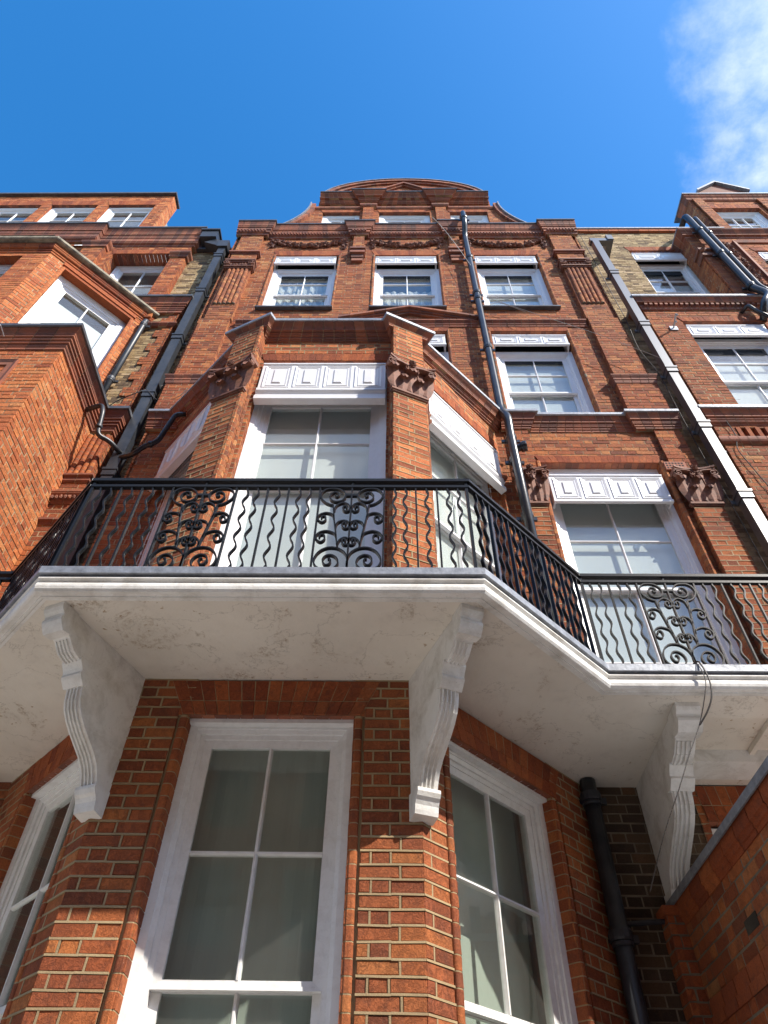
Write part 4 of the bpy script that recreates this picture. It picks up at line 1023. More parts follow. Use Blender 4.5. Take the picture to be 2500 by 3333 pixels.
# attic storey
wa = MB(); WA = bpy.data.objects.new('attic_wall', bpy.data.meshes.new('t')); COL.objects.link(WA); WA.parent = LH
f = Fr(-11.5, 5.60, -5.62, 5.60); lx = lambda x: x+11.5
ao = [(-9.96, -8.79), (-8.53, -7.37), (-7.11, -5.94)]
brick_panel(LH, WA, f, 0, f.L, 14.8, 18.6, 'orange', [(lx(a), 15.0, lx(b), 17.92) for a, b in ao]+[(lx(a), 17.92, lx(b), 18.22) for a, b in ao], mort=wa, mix=('red', .4))
for a, b in ao:
    flat_arch(LH, WA, f, lx(a), lx(b), 17.92, 18.22, skew=.10, mort=wa); reveal(LH, WA, f, lx(a), lx(b), 15.0, 17.92, .10, 'red', wa)
    sash_window(LH, f, lx(a), lx(b), 15.1, 17.9, rec=.06, bars=(.5, .5), meet=16.62)
g = Fr(-5.62, 5.60, -5.62, 5.90); brick_panel(LH, WA, g, 0, g.L, 14.8, 18.55, 'orange', mort=wa)
shell(LH, -11.5, -5.64, 5.80, 13., 15.4); shell(LH, -5.6, -3.34, 5.62, 13., 14.3)
lb = MB(); lb.box(-11.5, -5.57, 5.52, 5.92, 18.60, 18.68); lb.build('lead_coping', 'lead_dark', LH)
ch = MB(); ch.box(-8.0, -7.7, 5.8, 6.1, 18.68, 18.80); ch.build('chimney_cap', 'stone', LH)

# =================================================================== right house
RH = thing('terraced_house', 'red and yellow stock brick house on the right, next to the grey square downpipe', 'house')
wr = MB(); WR = bpy.data.objects.new('wall', bpy.data.meshes.new('t')); COL.objects.link(WR); WR.parent = RH
f = Fr(4.19, 5.20, 9.2, 5.20); rx = lambda x: x-4.19
brick_panel(RH, WR, f, 0, f.L, -1.6, 11.25, 'red', [(rx(4.72), 7.8, rx(6.03), 10.68), (rx(4.72), 10.68, rx(6.03), 10.82), (rx(4.95), 3.0, rx(6.4), 6.6), (rx(4.45), 7.40, rx(5.2), 7.62)], mort=wr, ribbon=False, mix=('brown', .3))
flat_arch(RH, WR, f, rx(4.72), rx(6.03), 10.68, 10.82, skew=.05, mort=wr); reveal(RH, WR, f, rx(4.72), rx(6.03), 7.8, 10.68, .12, 'red', wr); reveal(RH, WR, f, rx(4.95), rx(6.4), 3.0, 6.6, .12, 'red', wr)
g = Fr(4.19, 5.5, 4.19, 5.20); brick_panel(RH, WR, g, 0, g.L, -1.6, 11.25, 'brown', mort=wr)
sash_window(RH, f, rx(4.72), rx(6.03), 7.82, 10.24, rec=.09, bars=(.5, None), meet=9.05, curtain=(7.9, 9.8), cmat='blind', gap=-.008)
awning_box(RH, f, rx(4.73), rx(5.99), 10.20, 10.52, depth=.17, front=.0, n=3, brackets=True)
sash_window(RH, f, rx(4.97), rx(6.38), 3.05, 6.4, rec=.09, curtain=(3., 6.2), cmat='blind', gap=-.008); awning_box(RH, f, rx(4.98), rx(6.36), 6.0, 6.5, depth=.12, front=.01, n=4)
fl = MB()
for i in range(6):
    u = rx(4.45)+.125*i; fl.fbox(f, u+.01, u+.065, 7.40, 7.62, -.06, .012); fl.fbox(f, u+.066, u+.124, 7.40, 7.62, -.06, -.045, .2)
fl.build('fluted_panel', ['red'], RH)
bd = MB(); sweep_bricks(bd, [(4.19, 5.4), (4.19, 5.20), (9.2, 5.20)], ovolo(.05, 7.36, .055, 7.33)+ovolo(.055, 7.32, .01, 7.25)); bd.build('moulding', ['mould', 'mortar_up'], RH)
PR7 = [(.125, 7.93), (.125, 7.905)]+cyma(.12, 7.905, .08, 7.82)+[(.075, 7.815), (.075, 7.78), (.055, 7.775), (.055, 7.74)]+ovolo(.045, 7.735, .018, 7.69)+[(.005, 7.66)]
PR11 = [(.14, 11.37), (.14, 11.34)]+cyma(.135, 11.34, .10, 11.26)+[(.095, 11.255), (.095, 11.235), (.08, 11.23), (.045, 11.225), (.045, 11.15), (.035, 11.145)]+ovolo(.035, 11.14, .01, 11.08)
pr = [(4.19, 5.5), (4.19, 5.20), (9.2, 5.20)]
cm_ = MB(); sweep_bricks(cm_, pr, PR7); cm_.build('string_course', ['mould', 'mortar_up'], RH)
cm_ = MB(); sweep_bricks(cm_, pr, PR11); dentils(cm_, 4.2, 9.1, 5.19, 11.16, 11.22, .085); cm_.build('string_course', ['mould', 'mortar_up'], RH)
lb = MB(); sweep(lb, pr, [(.13, 7.962), (.142, 7.955), (.142, 7.905), (.12, 7.90)]); lb.build('lead_flashing', 'lead', RH)
lb = MB(); sweep(lb, pr, [(.145, 11.40), (.157, 11.395), (.157, 11.34), (.135, 11.335)]); lb.face([(4.06, 5.07, 11.396), (9.2, 5.07, 11.396), (9.2, 5.5, 11.396), (4.06, 5.5, 11.396)]); lb.build('lead_flashing', 'lead', RH)
# stock brick set-back
wk = MB(); WK = bpy.data.objects.new('stock_brick_wall', bpy.data.meshes.new('t')); COL.objects.link(WK); WK.parent = RH
f = Fr(3.78, 5.45, 6.4, 5.45); kx = lambda x: x-3.78
brick_panel(RH, WK, f, 0, f.L, 2.9, 15.42, 'stock', [(kx(4.84), 11.4, kx(5.93), 14.42), (kx(4.84), 14.42, kx(5.93), 14.62)], mort=wk)
flat_arch(RH, WK, f, kx(4.84), kx(5.93), 14.42, 14.62, skew=.06, mort=wk); reveal(RH, WK, f, kx(4.84), kx(5.93), 11.4, 14.42, .14, 'stock', wk)
sash_window(RH, f, kx(4.84), kx(5.93), 11.45, 13.97, rec=.11, bars=(.5, .5), meet=12.8, curtain=(11.5, 13.3), cmat='blind', gap=-.008)
awning_box(RH, f, kx(4.85), kx(5.89), 13.94, 14.25, depth=.18, front=.0, n=2, brackets=True)
cm_ = MB(); sweep_bricks(cm_, [(3.78, 5.45), (6.4, 5.45)], [(.05, 15.56), (.05, 15.44), (.0, 15.42)], .22); cm_.build('string_course', ['rub', 'mortar_grey'], RH)
lb = MB(); lb.box(3.74, 6.4, 5.38, 5.9, 15.56, 15.62); lb.build('lead_coping', 'lead', RH)
# projecting gabled front
f = Fr(5.88, 5.15, 9.2, 5.15); gx = lambda x: x-5.88
brick_panel(RH, WR, f, 0, f.L, 11.4, 14.55, 'red', [(gx(7.0), 11.4, gx(8.2), 13.6), (gx(7.0), 13.6, gx(8.2), 13.75)], mort=wr, mix=('brown', .4))
flat_arch(RH, WR, f, gx(7.), gx(8.2), 13.6, 13.75, skew=.05, mort=wr); reveal(RH, WR, f, gx(7.0), gx(8.2), 11.4, 13.6, .12, 'red', wr)
sash_window(RH, f, gx(7.03), gx(8.15), 11.5, 13.3, rec=.10, curtain=(11.5, 13.), cmat='blind', gap=-.008); awning_box(RH, f, gx(7.03), gx(8.15), 13.18, 13.48, depth=.17, n=3, brackets=True)
g = Fr(5.88, 5.5, 5.88, 5.15); brick_panel(RH, WR, g, 0, g.L, 11.4, 14.55, 'brown', mort=wr)
pn = MB(); pn.ring(f, gx(6.72), gx(9.0), 11.45, 14.05, .07, -.02, .05, bev=.02); pn.build('panel', ['mould'], RH)
gl_ = MB()
for i in range(150):
    z_ = 11.75+2.15*random.random(); r_ = random.uniform(.02, .045); s_ = .09*(1-.35*abs(z_-12.9))
    gl_.blob(f.p(gx(6.50)+random.uniform(-s_, s_), z_, random.uniform(.01, .07)), r_, r_, r_*1.1, None, .35)
gl_.build('garland', 'terra', RH)
pf = Fr(5.88, 5.10, 6.26, 5.10); brick_panel(RH, WR, pf, 0, pf.L, 11.4, 13.2, 'red', mort=wr)
cp = MB()
for (za, zb, o) in ((13.2, 13.25, .07), (13.25, 13.40, .055), (13.40, 13.47, .10)): cp.box(5.88-o+.04, 6.26+o-.04, 5.13-o, 5.3, za, zb)
for x in (5.88, 6.26): cp.blob((x, 5.03, 13.36), .055, .05, .055)
cp.build('capital', 'terra', RH)
cm_ = MB(); pg = [(5.88, 5.5), (5.88, 5.15), (9.2, 5.15)]; sweep_bricks(cm_, pg, [(.13, 14.50), (.13, 14.47)]+cyma(.125, 14.47, .07, 14.38)+[(.06, 14.375), (.06, 14.33), (.02, 14.32), (.01, 14.25)]); cm_.build('cornice', ['mould', 'mortar_up'], RH)
lb = MB(); lb.box(5.74, 6.7, 5.01, 5.6, 14.502, 14.54); lb.build('lead_flashing', 'lead', RH)
wq = MB(); WQ = bpy.data.objects.new('gable_wall', bpy.data.meshes.new('t')); COL.objects.link(WQ); WQ.parent = RH
f = Fr(6.73, 5.20, 9.4, 5.20); qx = lambda x: x-6.73
brick_panel(RH, WQ, f, 0, f.L, 14.45, 16.8, 'brown', [(qx(7.10), 14.45, qx(8.16), 16.26), (qx(7.10), 16.26, qx(8.16), 16.50)], mort=wq, mix=('red', .5))
flat_arch(RH, WQ, f, qx(7.10), qx(8.16), 16.26, 16.50, skew=.06, mort=wq); reveal(RH, WQ, f, qx(7.10), qx(8.16), 14.45, 16.26, .12, 'red', wq)
sash_window(RH, f, qx(7.10), qx(8.16), 14.5, 16.26, rec=.08, a1=.10, meet=15.1, bars=(.5, .5), nv=2, curtain=(14.7, 15.75), cmat='blind', gap=-.008)
g = Fr(6.73, 5.60, 6.73, 5.20); brick_panel(RH, WQ, g, 0, g.L, 14.45, 16.8, 'brown', mort=wq)
f2 = Fr(6.80, 5.14, 7.02, 5.14); brick_panel(RH, WQ, f2, 0, f2.L, 14.5, 16.75, 'brown', mort=wq); f2 = Fr(8.26, 5.14, 8.5, 5.14); brick_panel(RH, WQ, f2, 0, f2.L, 14.5, 16.75, 'brown', mort=wq)
cm_ = MB(); pg = [(6.73, 5.6), (6.73, 5.20), (9.4, 5.20)]; sweep_bricks(cm_, pg, [(.10, 16.93), (.10, 16.90)]+cyma(.095, 16.90, .05, 16.80)+[(.04, 16.76), (.01, 16.72)]); cm_.build('gable_cornice', ['mould', 'mortar_up'], RH)
shell(RH, 4.21, 9.2, 5.6, 13., 14.4); shell(RH, 3.80, 6.4, 5.9, 13., 15.5, 'rear_roof')
lb = MB(); lb.box(6.61, 9.4, 5.08, 5.75, 16.935, 16.975)
pm = MB()
for sg in (-1, 1):
    q4 = [(7.85, 18.25), (7.85+sg*.62, 17.62), (7.85+sg*.62, 17.70), (7.85, 18.33)]
    if sg > 0: q4 = [q4[0], q4[1], q4[2], q4[3]]
    else: q4 = [q4[1], q4[0], q4[3], q4[2]]
    lb.hexa([(x, 5.2, z) for x, z in q4], [(x, 5.7, z) for x, z in q4])
lb.build('lead_coping', 'lead', RH)
pm.prism([(7.20, 16.98), (8.5, 16.98), (8.47, 17.62), (7.85, 18.25), (7.23, 17.62)], lambda x, z: (x, 5.28, z), lambda x, z: (x, 5.65, z)); pm.build('pediment', ['mould'], RH)
# lower wall with porch arch right of the last bracket
f = Fr(2.42, 5.45, 4.2, 5.45)
brick_panel(RH, WR, f, 0, f.L, -1.6, 2.82, 'red', [(.06, -1., 1.1, 2.53), (.06, 2.53, 1.1, 2.82)], mort=wr); flat_arch(RH, WR, f, .06, 1.1, 2.53, 2.82, skew=.03, tiers=[(0., .42, .004), (.44, 1., 0.)], mort=wr)
reveal(RH, WR, f, .06, 1.1, -1., 2.53, .1, 'red', wr); sash_window(RH, f, .07, 1.09, -.9, 2.5, rec=.06, paint='white_low')

# =================================================================== balcony
BA = thing('balcony', 'white painted stucco balcony with dirty cream soffit wrapping round the bay', 'balcony')
LP = [(-4.6, 4.03), (-3.10, 4.03), (CX-1.375, 3.07), (CX+1.355, 3.07), (1.50, 4.03), (5.2, 4.03)]
prof = [(-.034, 2.925), (-.034, 2.908), (-.012, 2.905), (-.010, 2.893), (-.020, 2.888), (-.030, 2.878), (-.030, 2.872), (-.022, 2.864), (-.016, 2.850), (-.015, 2.834), (-.019, 2.815), (-.030, 2.800), (-.045, 2.797), (-.046, 2.805), (-.075, 2.806), (-.078, 2.798), (-.095, 2.800), (-.10, 2.807)]
mb = MB(); sweep(mb, LP, prof, back=-.12); mb.build('cornice_moulding', 'stucco', BA)
mb = MB(); sweep(mb, LP, [(-.02, 2.985), (0., 2.983), (.004, 2.978), (.004, 2.925), (-.003, 2.923)]); mb.build('lead_edge', 'lead', BA)
mb = MB(); O = offs(LP)
edge = [(p[0]-o[0]*.06, p[1]-o[1]*.06) for p, o in zip(LP, O)]
def slab(pts, z0, z1, name, mat):
    m_ = MB(); m_.prism(pts, lambda x, y: (x, y, z0), lambda x, y: (x, y, z1)); return m_.build(name, mat, BA)
xr = 2.25
sl = [(-4.6, edge[0][1])]+edge[1:5]+[(xr, edge[4][1]), (xr, 5.52), (-4.6, 5.52)]
slab(list(reversed(sl)), 2.81, 2.96, 'soffit', 'soffit')
slab(list(reversed([(xr+.001, edge[4][1]), (5.2, edge[4][1]), (5.2, 5.52), (xr+.001, 5.52)])), 2.90, 2.96, 'soffit', 'soffit')
mb = MB(); mb.box(xr, 5.2, 4.095, 4.43, 2.811, 2.899); mb.build('beam', 'soffit', BA)
mb = MB(); mb.box(xr, 5.2, 5.02, 5.30, 2.80, 2.899); mb.build('beam', 'stucco', BA)
mb = MB(); mb.box(xr, 5.2, 5.30, 5.449, 2.83, 2.899); mb.build('beam', 'soffit', BA)
mb = MB(); mb.box(2.78, 2.82, 4.431, 5.019, 2.86, 2.899); mb.build('rib', 'soffit', BA)
mb = MB(); mb.prism(list(reversed([(p[0]-o[0]*.02, p[1]-o[1]*.02) for p, o in zip(LP, O)]+[(5.2, 5.3), (-4.6, 5.3)])), lambda x, y: (x, y, 2.961), lambda x, y: (x, y, 2.984)); mb.build('floor', 'lead_dark', BA)

def bracket(label, org, d, sc=1., wd=.122, zs=1.):
    nrm = (-d[1], d[0])
    P = lambda a, z, s: (org[0]+d[0]*a*sc+nrm[0]*s, org[1]+d[1]*a*sc+nrm[1]*s, 2.809-(2.815-z)*zs)
    th = tag(bpy.data.objects.new('bracket', None), label, 'bracket', 'scrolled brackets under the balcony'); COL.objects.link(th); th.location = (0, 0, 0)
    body = [(-.03, 2.815), (.80, 2.815), (.78, 2.74), (.755, 2.69), (.72, 2.665), (.68, 2.65), (.655, 2.625), (.625, 2.60), (.585, 2.585), (.545, 2.58), (.515, 2.56), (.49, 2.52), (.47, 2.48), (.455, 2.45), (.448, 2.41), (.438, 2.37), (.415, 2.325), (.375, 2.28), (.32, 2.235), (.255, 2.19), (.19, 2.145), (.145, 2.10), (.115, 2.05), (.095, 2.0), (.08, 1.96), (.06, 1.925), (.04, 1.90), (.03, 1.86), (-.03, 1.85)]
    m_ = MB(); m_.prism(body, lambda a, z: P(a, z, -wd/2), lambda a, z: P(a, z, wd/2)); m_.build('body', 'stucco', th)
    blocks = ([(.70, 2.8145), (.835, 2.8145), (.835, 2.785), (.825, 2.765), (.805, 2.75), (.80, 2.735), (.81, 2.72), (.808, 2.70), (.79, 2.672), (.765, 2.645), (.70, 2.655)],
              [(.46, 2.60), (.553, 2.592), (.553, 2.575), (.54, 2.56), (.525, 2.54), (.515, 2.52), (.52, 2.50), (.51, 2.485), (.47, 2.445), (.43, 2.46)],
              [(-.02, 2.0), (.112, 1.995), (.112, 1.975), (.10, 1.95), (.085, 1.935), (.072, 1.91), (.066, 1.88), (.06, 1.858), (-.02, 1.843)])
    for bl in blocks:
        m_ = MB(); m_.prism(bl, lambda a, z: P(a, z, -wd/2-.013), lambda a, z: P(a, z, wd/2+.013)); m_.build('scroll_block', 'stucco', th)
    for seg in (body[5:10], body[13:24]):                 # reeds on the front of the scroll
        pts = []
        for i in range(len(seg)-1):
            for k in range(3):
                t = k/3; pts.append((seg[i][0]+(seg[i+1][0]-seg[i][0])*t, seg[i][1]+(seg[i+1][1]-seg[i][1])*t))
        pts.append(seg[-1])
        for j in range(4):
            s0 = -wd/2+.010+(wd-.02)*j/4; s1 = s0+(wd-.02)/4-.012; m_ = MB()
            for i in range(len(pts)-1):
                (a0, z0), (a1, z1) = pts[i], pts[i+1]; L = math.hypot(a1-a0, z1-z0); na, nz = -(z1-z0)/L*.011, (a1-a0)/L*.011
                if na < 0: na, nz = -na, -nz
                m_.hexa([P(a0+na, z0+nz, s0+.003), P(a0+na, z0+nz, s1-.003), P(a1+na, z1+nz, s1-.003), P(a1+na, z1+nz, s0+.003)], [P(a0-na*.4, z0-nz*.4, s0), P(a0-na*.4, z0-nz*.4, s1), P(a1-na*.4, z1-nz*.4, s1), P(a1-na*.4, z1-nz*.4, s0)])
            m_.build('reed', 'stucco', th)
    return th
bracket('white scrolled bracket at the left corner of the bay', (CX-HB, YB), (-.371, -.928))
bracket('white scrolled bracket at the right corner of the bay', (CX+HB, YB), (.371, -.928))
bracket('white scrolled bracket beside the brick garden wall', (2.06, 5.455), (0, -1), 1.46, .145, 1.02)

# =================================================================== railing
RL = thing('balcony_railing', 'black wrought iron railing with wavy bars and scroll panels along the balcony', 'railing')
RP = [(-4.4, 4.07), (-3.07, 4.07), (CX-1.345, 3.105), (CX+1.32, 3.105), (1.475, 4.07), (4.1, 4.07)]
ZB, ZR = 2.985, 3.785
def ribbon_bar(mb, fr, pts, t=.010, dp=.024, closed=False):
    """flat iron bent in the plane of the railing: pts (u, z)"""
    n = len(pts); A = []
    for i in range(n):
        a = pts[max(i-1, 0)]; b = pts[min(i+1, n-1)]; dx, dz = b[0]-a[0], b[1]-a[1]; L = math.hypot(dx, dz) or 1
        A.append((-dz/L*t/2, dx/L*t/2))
    P = fr.p; i0 = len(mb.v)
    for (u, z), (nu, nz) in zip(pts, A):
        for (s, o) in ((1, dp/2), (-1, dp/2), (-1, -dp/2), (1, -dp/2)): mb.v.append(P(u+nu*s, z+nz*s, o))
    for i in range(n-1):
        for k in range(4):
            a = i0+i*4+k; b = i0+i*4+(k+1) % 4; mb.f.append((a, b, b+4, a+4)); mb.r.append(.5); mb.m.append(0)
    mb.f.append((i0+3, i0+2, i0+1, i0)); e = i0+(n-1)*4; mb.f.append((e, e+1, e+2, e+3)); mb.r += [.5, .5]; mb.m += [0, 0]
def catmull(pts, k=6):
    P2 = [pts[0]]+list(pts)+[pts[-1]]; out = []
    for i in range(1, len(P2)-2):
        p0, p1, p2_, p3 = P2[i-1:i+3]
        for j in range(k):
            t = j/k; out.append(tuple(.5*((2*p1[a])+(-p0[a]+p2_[a])*t+(2*p0[a]-5*p1[a]+4*p2_[a]-p3[a])*t*t+(-p0[a]+3*p1[a]-3*p2_[a]+p3[a])*t**3) for a in (0, 1)))
    out.append(pts[-1]); return out
def wavy(fr, u):
    mb = MB(); ph = random.choice((0, 0, math.pi*.0)); n = 40
    am = random.uniform(.0115, .0145); ph = random.uniform(-.35, .35); kk = random.uniform(-.004, .004)
    ribbon_bar(mb, fr, [(u+kk*math.sin(math.pi*i/n)+am*math.sin(ph+2*math.pi*4.6*i/n)*min(1, i/2, (n-i)/2), ZB+(ZR-ZB)*i/n) for i in range(n+1)]); mb.build('wavy_baluster', 'iron', RL, smooth=False)
def straight(fr, u, t=.011, top=None, name='baluster', dp=.024):
    mb = MB(); mb.fbox(fr, u-t/2, u+t/2, ZB-.003, top or ZR, -dp/2, dp/2); mb.build(name, 'iron', RL)
SCR = dict(
 big_top=[(.228, .232), (.17, .222), (.11, .20), (.045, .155), (.022, .11), (.04, .06), (.10, .022), (.185, .010), (.30, .020), (.385, .065), (.405, .115), (.375, .16), (.32, .182), (.25, .186), (.19, .165), (.162, .13), (.175, .09), (.215, .065), (.26, .062), (.295, .08), (.30, .105), (.275, .12), (.25, .112), (.248, .095)],
 in1=[(.253, .307), (.262, .265), (.295, .228), (.375, .202), (.455, .225), (.488, .272), (.46, .31), (.41, .31), (.38, .285), (.385, .255), (.415, .242), (.44, .257), (.43, .275)],
 in2=[(.292, .514), (.30, .48), (.33, .448), (.405, .43), (.475, .447), (.497, .487), (.465, .523), (.415, .52), (.388, .495), (.392, .465), (.42, .45), (.445, .465), (.433, .483)],
 in3=[(.340, .735), (.35, .69), (.375, .66), (.435, .636), (.488, .65), (.503, .687), (.475, .718), (.43, .715), (.405, .692), (.408, .665), (.435, .652), (.455, .667), (.445, .682)],
 out1=[(.253, .395), (.24, .365), (.21, .345), (.14, .332), (.06, .348), (.014, .386), (.032, .428), (.085, .448), (.13, .428), (.135, .395), (.11, .372), (.075, .378), (.07, .40)],
 out2=[(.315, .64), (.30, .605), (.27, .58), (.165, .557), (.07, .575), (.018, .622), (.045, .668), (.10, .685), (.145, .66), (.148, .622), (.12, .60), (.08, .607), (.07, .635)],
 big_bot=[(.505, 1.0), (.503, .90), (.485, .845), (.435, .795), (.33, .756), (.20, .756), (.09, .802), (.03, .885), (.065, .96), (.17, .995), (.29, .99), (.36, .95), (.37, .905), (.335, .86), (.26, .835), (.185, .85), (.155, .895), (.185, .94), (.235, .943), (.268, .912), (.255, .88), (.225, .878)])
def panel(fr, u0, u1):
    mb = MB(); um = (u0+u1)/2
    for u, tp in ((u0, ZR), (u1, ZR), (um, 3.835)): mb.fbox(fr, u-.0055, u+.0055, ZB-.003, tp, -.013, .013)
    mb.fbox(fr, um-.04, um+.04, ZR-.088, ZR-.068, -.012, .012)
    mb.blob(fr.p(um, 3.84, 0), .013, .013, .02)
    for sg in (0, 1):
        stem = [(.228, .232), (.243, .31), (.256, .39), (.29, .52), (.318, .64), (.345, .76)]
        ribbon_bar(mb, fr, catmull([(u0+(u1-u0)*((1-s) if sg else s), ZR-(ZR-ZB)*t) for s, t in stem], 4), .011, .026)
    Wp = mb.build('scroll_panel', 'iron', RL)
    for k, pts in SCR.items():
        for sg in (0, 1):
            m_ = MB(); ribbon_bar(m_, fr, catmull([(u0+(u1-u0)*((1-s) if sg else s), ZR-(ZR-ZB)*t) for s, t in pts], 5), .010, .026); m_.build('scroll', 'iron', Wp)
PAT = 'wwswsww'
for i in range(len(RP)-1):
    fr_ = Fr(*RP[i], *RP[i+1]); L = fr_.L
    mb = MB(); mb.fbox(fr_, -.012, L+.012, 3.845, 3.872, -.024, .024); mb.build('handrail', 'iron', RL)
    mb = MB(); mb.fbox(fr_, -.008, L+.008, ZR+.001, ZR+.024, -.017, .017); mb.build('lower_rail', 'iron', RL)
    if i == 2:
        s_ = L/(24+2*6.1); u = 0.
        straight(fr_, .012, .02, 3.845, 'corner_post'); straight(fr_, L-.012, .02, 3.845, 'corner_post')
        for blk in range(3):
            for ch_ in PAT:
                u += s_; (wavy if ch_ == 'w' else straight)(fr_, u)
            u += s_
            if blk < 2: panel(fr_, u, u+6.1*s_); u += 6.1*s_
    elif i in (1, 3):
        n = 19; pt = 'wws'*8
        for k in range(1, n): (wavy if pt[k-1] == 'w' else straight)(fr_, L*k/n)
    elif i == 4:
        s_ = .0735; u = 0.; straight(fr_, .012, .02, 3.845, 'corner_post')
        for ch_ in 'wwsww': u += s_; (wavy if ch_ == 'w' else straight)(fr_, u)
        u += s_; panel(fr_, u, u+6.1*s_); u += 6.1*s_
        for ch_ in 'wwswwswwswws': u += s_; (wavy if ch_ == 'w' else straight)(fr_, u)
    else:
        for k in range(1, 16): (wavy if k % 3 else straight)(fr_, L*k/16)

# =================================================================== drainpipes
def collar(mb, c, r, h, d=(0, 0, 1)):
    c = Vector(c); d = Vector(d).normalized(); mb.tube([c-d*h/2, c-d*h*.3, c+d*h*.3, c+d*h/2], [r*.93, r, r, r*.93], 14)
def arc_path(pts, rad=.08, n=6):
    """round the corners of a polyline"""
    V = [Vector(p) for p in pts]; out = [V[0]]
    for i in range(1, len(V)-1):
        a, b, c = V[i-1], V[i], V[i+1]; d0, d1 = (a-b), (c-b); r_ = min(rad, d0.length*.45, d1.length*.45)
        p, q_ = b+d0.normalized()*r_, b+d1.normalized()*r_
        for k in range(n+1):
            t = k/n; out.append((1-t)**2*p+2*t*(1-t)*b+t*t*q_)
    out.append(V[-1]); return out
def round_pipe(T, pts, r, joints, mat='pipe', rad=.1, name='pipe', ears=True):
    mb = MB(); mb.tube(arc_path(pts, rad), r, 16); mb.build(name, mat, T, smooth=True)
    for j in joints:
        m_ = MB(); collar(m_, (j[0], j[1], j[2]), r*1.32, .075); collar(m_, (j[0], j[1], j[2]-.055), r*1.2, .03)
        if ears: m_.box(j[0]-r*2.1, j[0]+r*2.1, j[1]+r*.6, j[1]+r*1.1, j[2]-.03, j[2]+.02)
        m_.build('collar', mat, T)
def square_pipe(T, x, y, wd, dp, z0, z1, joints, mat):
    mb = MB()
    js = sorted(joints)
    mb.box(x-wd/2, x+wd/2, y-dp/2, y+dp/2, z0, z1); mb.build('pipe', mat, T)
    for z in js:
        m_ = MB(); m_.box(x-wd/2-.014, x+wd/2+.014, y-dp/2-.014, y+dp/2+.01, z-.11, z-.012); m_.box(x-wd/2-.024, x+wd/2+.024, y-dp/2-.024, y+dp/2+.012, z-.011, z+.025)
        m_.box(x-wd/2-.06, x+wd/2+.06, y+dp/2+.002, y+dp/2+.03, z-.08, z-.02); m_.build('collar', mat, T)
t = thing('drainpipe', 'square black iron drainpipe with hopper between the left and middle houses', 'drainpipe')
square_pipe(t, -3.51, 5.30, .14, .12, -1.6, 14.15, [13.75, 12.1, 10.3, 8.55, 6.75, 4.9, 3.1, .8], 'pipe2')
mb = MB(); mb.box(-4.04, -3.70, 5.16, 5.42, 14.52, 14.84); mb.box(-4.07, -3.67, 5.13, 5.43, 14.84, 14.90); mb.build('hopper', 'pipe2', t)
mb = MB(); mb.hexa([(-3.92, 5.22, 14.36), (-3.58, 5.22, 14.16), (-3.44, 5.22, 14.36), (-3.74, 5.22, 14.53)], [(-3.92, 5.38, 14.36), (-3.58, 5.38, 14.16), (-3.44, 5.38, 14.36), (-3.74, 5.38, 14.53)]); mb.box(-3.62, -3.40, 5.20, 5.40, 14.10, 14.40); mb.build('offset', 'pipe2', t)
t = thing('drainpipe', 'square glossy drainpipe between the middle house and the yellow stock brick', 'drainpipe')
square_pipe(t, 3.985, 5.13, .125, .12, -1.6, 14.0, [12.45, 10.4, 8.95, 7.55, 6.15, 4.4], 'pipe_gloss')
mb = MB(); mb.box(3.90, 4.32, 5.08, 5.20, 14.0, 14.13); mb.box(4.24, 4.36, 5.06, 5.46, 14.03, 14.25); mb.build('hopper', 'pipe_gloss', t)
mb = MB(); mb.tube([(4.17, 5.24, 7.12), (4.03, 5.12, 6.98)], .026, 10); mb.build('branch_pipe', 'metal', t)
t = thing('drainpipe', 'round black drainpipe running down beside the bay, bent over the cornice', 'drainpipe')
round_pipe(t, [(1.44, 5.20, 15.36), (1.44, 4.955, 15.34), (1.44, 4.955, 14.75), (1.44, 5.17, 14.45), (1.44, 5.17, 7.95), (1.47, 5.02, 7.6), (1.47, 5.06, 7.3), (1.47, 5.10, 2.98)], .055,
           [(1.44, 4.955, 14.95), (1.44, 5.17, 13.35), (1.44, 5.17, 11.75), (1.44, 5.17, 11.5), (1.44, 5.17, 9.75), (1.47, 5.08, 7.2), (1.47, 5.10, 6.78), (1.47, 5.10, 5.75)], rad=.12)
mb = MB(); mb.tube([(1.47, 5.09, 6.98), (1.60, 5.06, 7.0)], .05, 14); collar(mb, (1.60, 5.06, 7.0), .07, .07, (1, -.2, .1)); mb.build('branch_pipe', 'pipe', t)
t = thing('drainpipe', 'dark drainpipe in the shaded corner below the balcony soffit', 'drainpipe')
round_pipe(t, [(1.565, 5.34, 2.80), (1.565, 5.34, -1.6)], .062, [(1.565, 5.34, 2.66), (1.565, 5.34, 1.68), (1.565, 5.34, .4)], mat='pipe2')
mb = MB(); mb.tube([(1.60, 5.36, 1.76), (1.92, 5.38, 1.79)], .018, 8); mb.build('branch_pipe', 'pipe2', t)
t = thing('drainpipe', 'short round grey drainpipe beside the canted bay of the left house', 'drainpipe')
round_pipe(t, [(-4.22, 5.42, 11.02), (-4.22, 5.30, 10.95), (-4.22, 5.30, 7.86)], .047, [(-4.22, 5.30, 10.80), (-4.22, 5.30, 9.02)], mat='pipe2', rad=.06)
t = thing('waste_pipe', 'bent black waste pipe from the left square bay to the drainpipe', 'pipe')
mb = MB(); mb.tube(arc_path([(-4.0, 4.92, 7.60), (-3.80, 4.88, 7.66), (-3.74, 4.88, 7.50), (-3.72, 4.98, 7.12), (-3.60, 5.08, 7.14), (-3.48, 5.26, 7.10)], .07), .032, 12); mb.build('pipe', 'pipe2', t, smooth=True)
mb = MB(); collar(mb, (-3.725, 4.94, 7.25), .042, .05); mb.build('collar', 'pipe2', t)
t = thing('waste_pipe', 'bent black waste pipe from the middle bay cornice to the drainpipe', 'pipe')
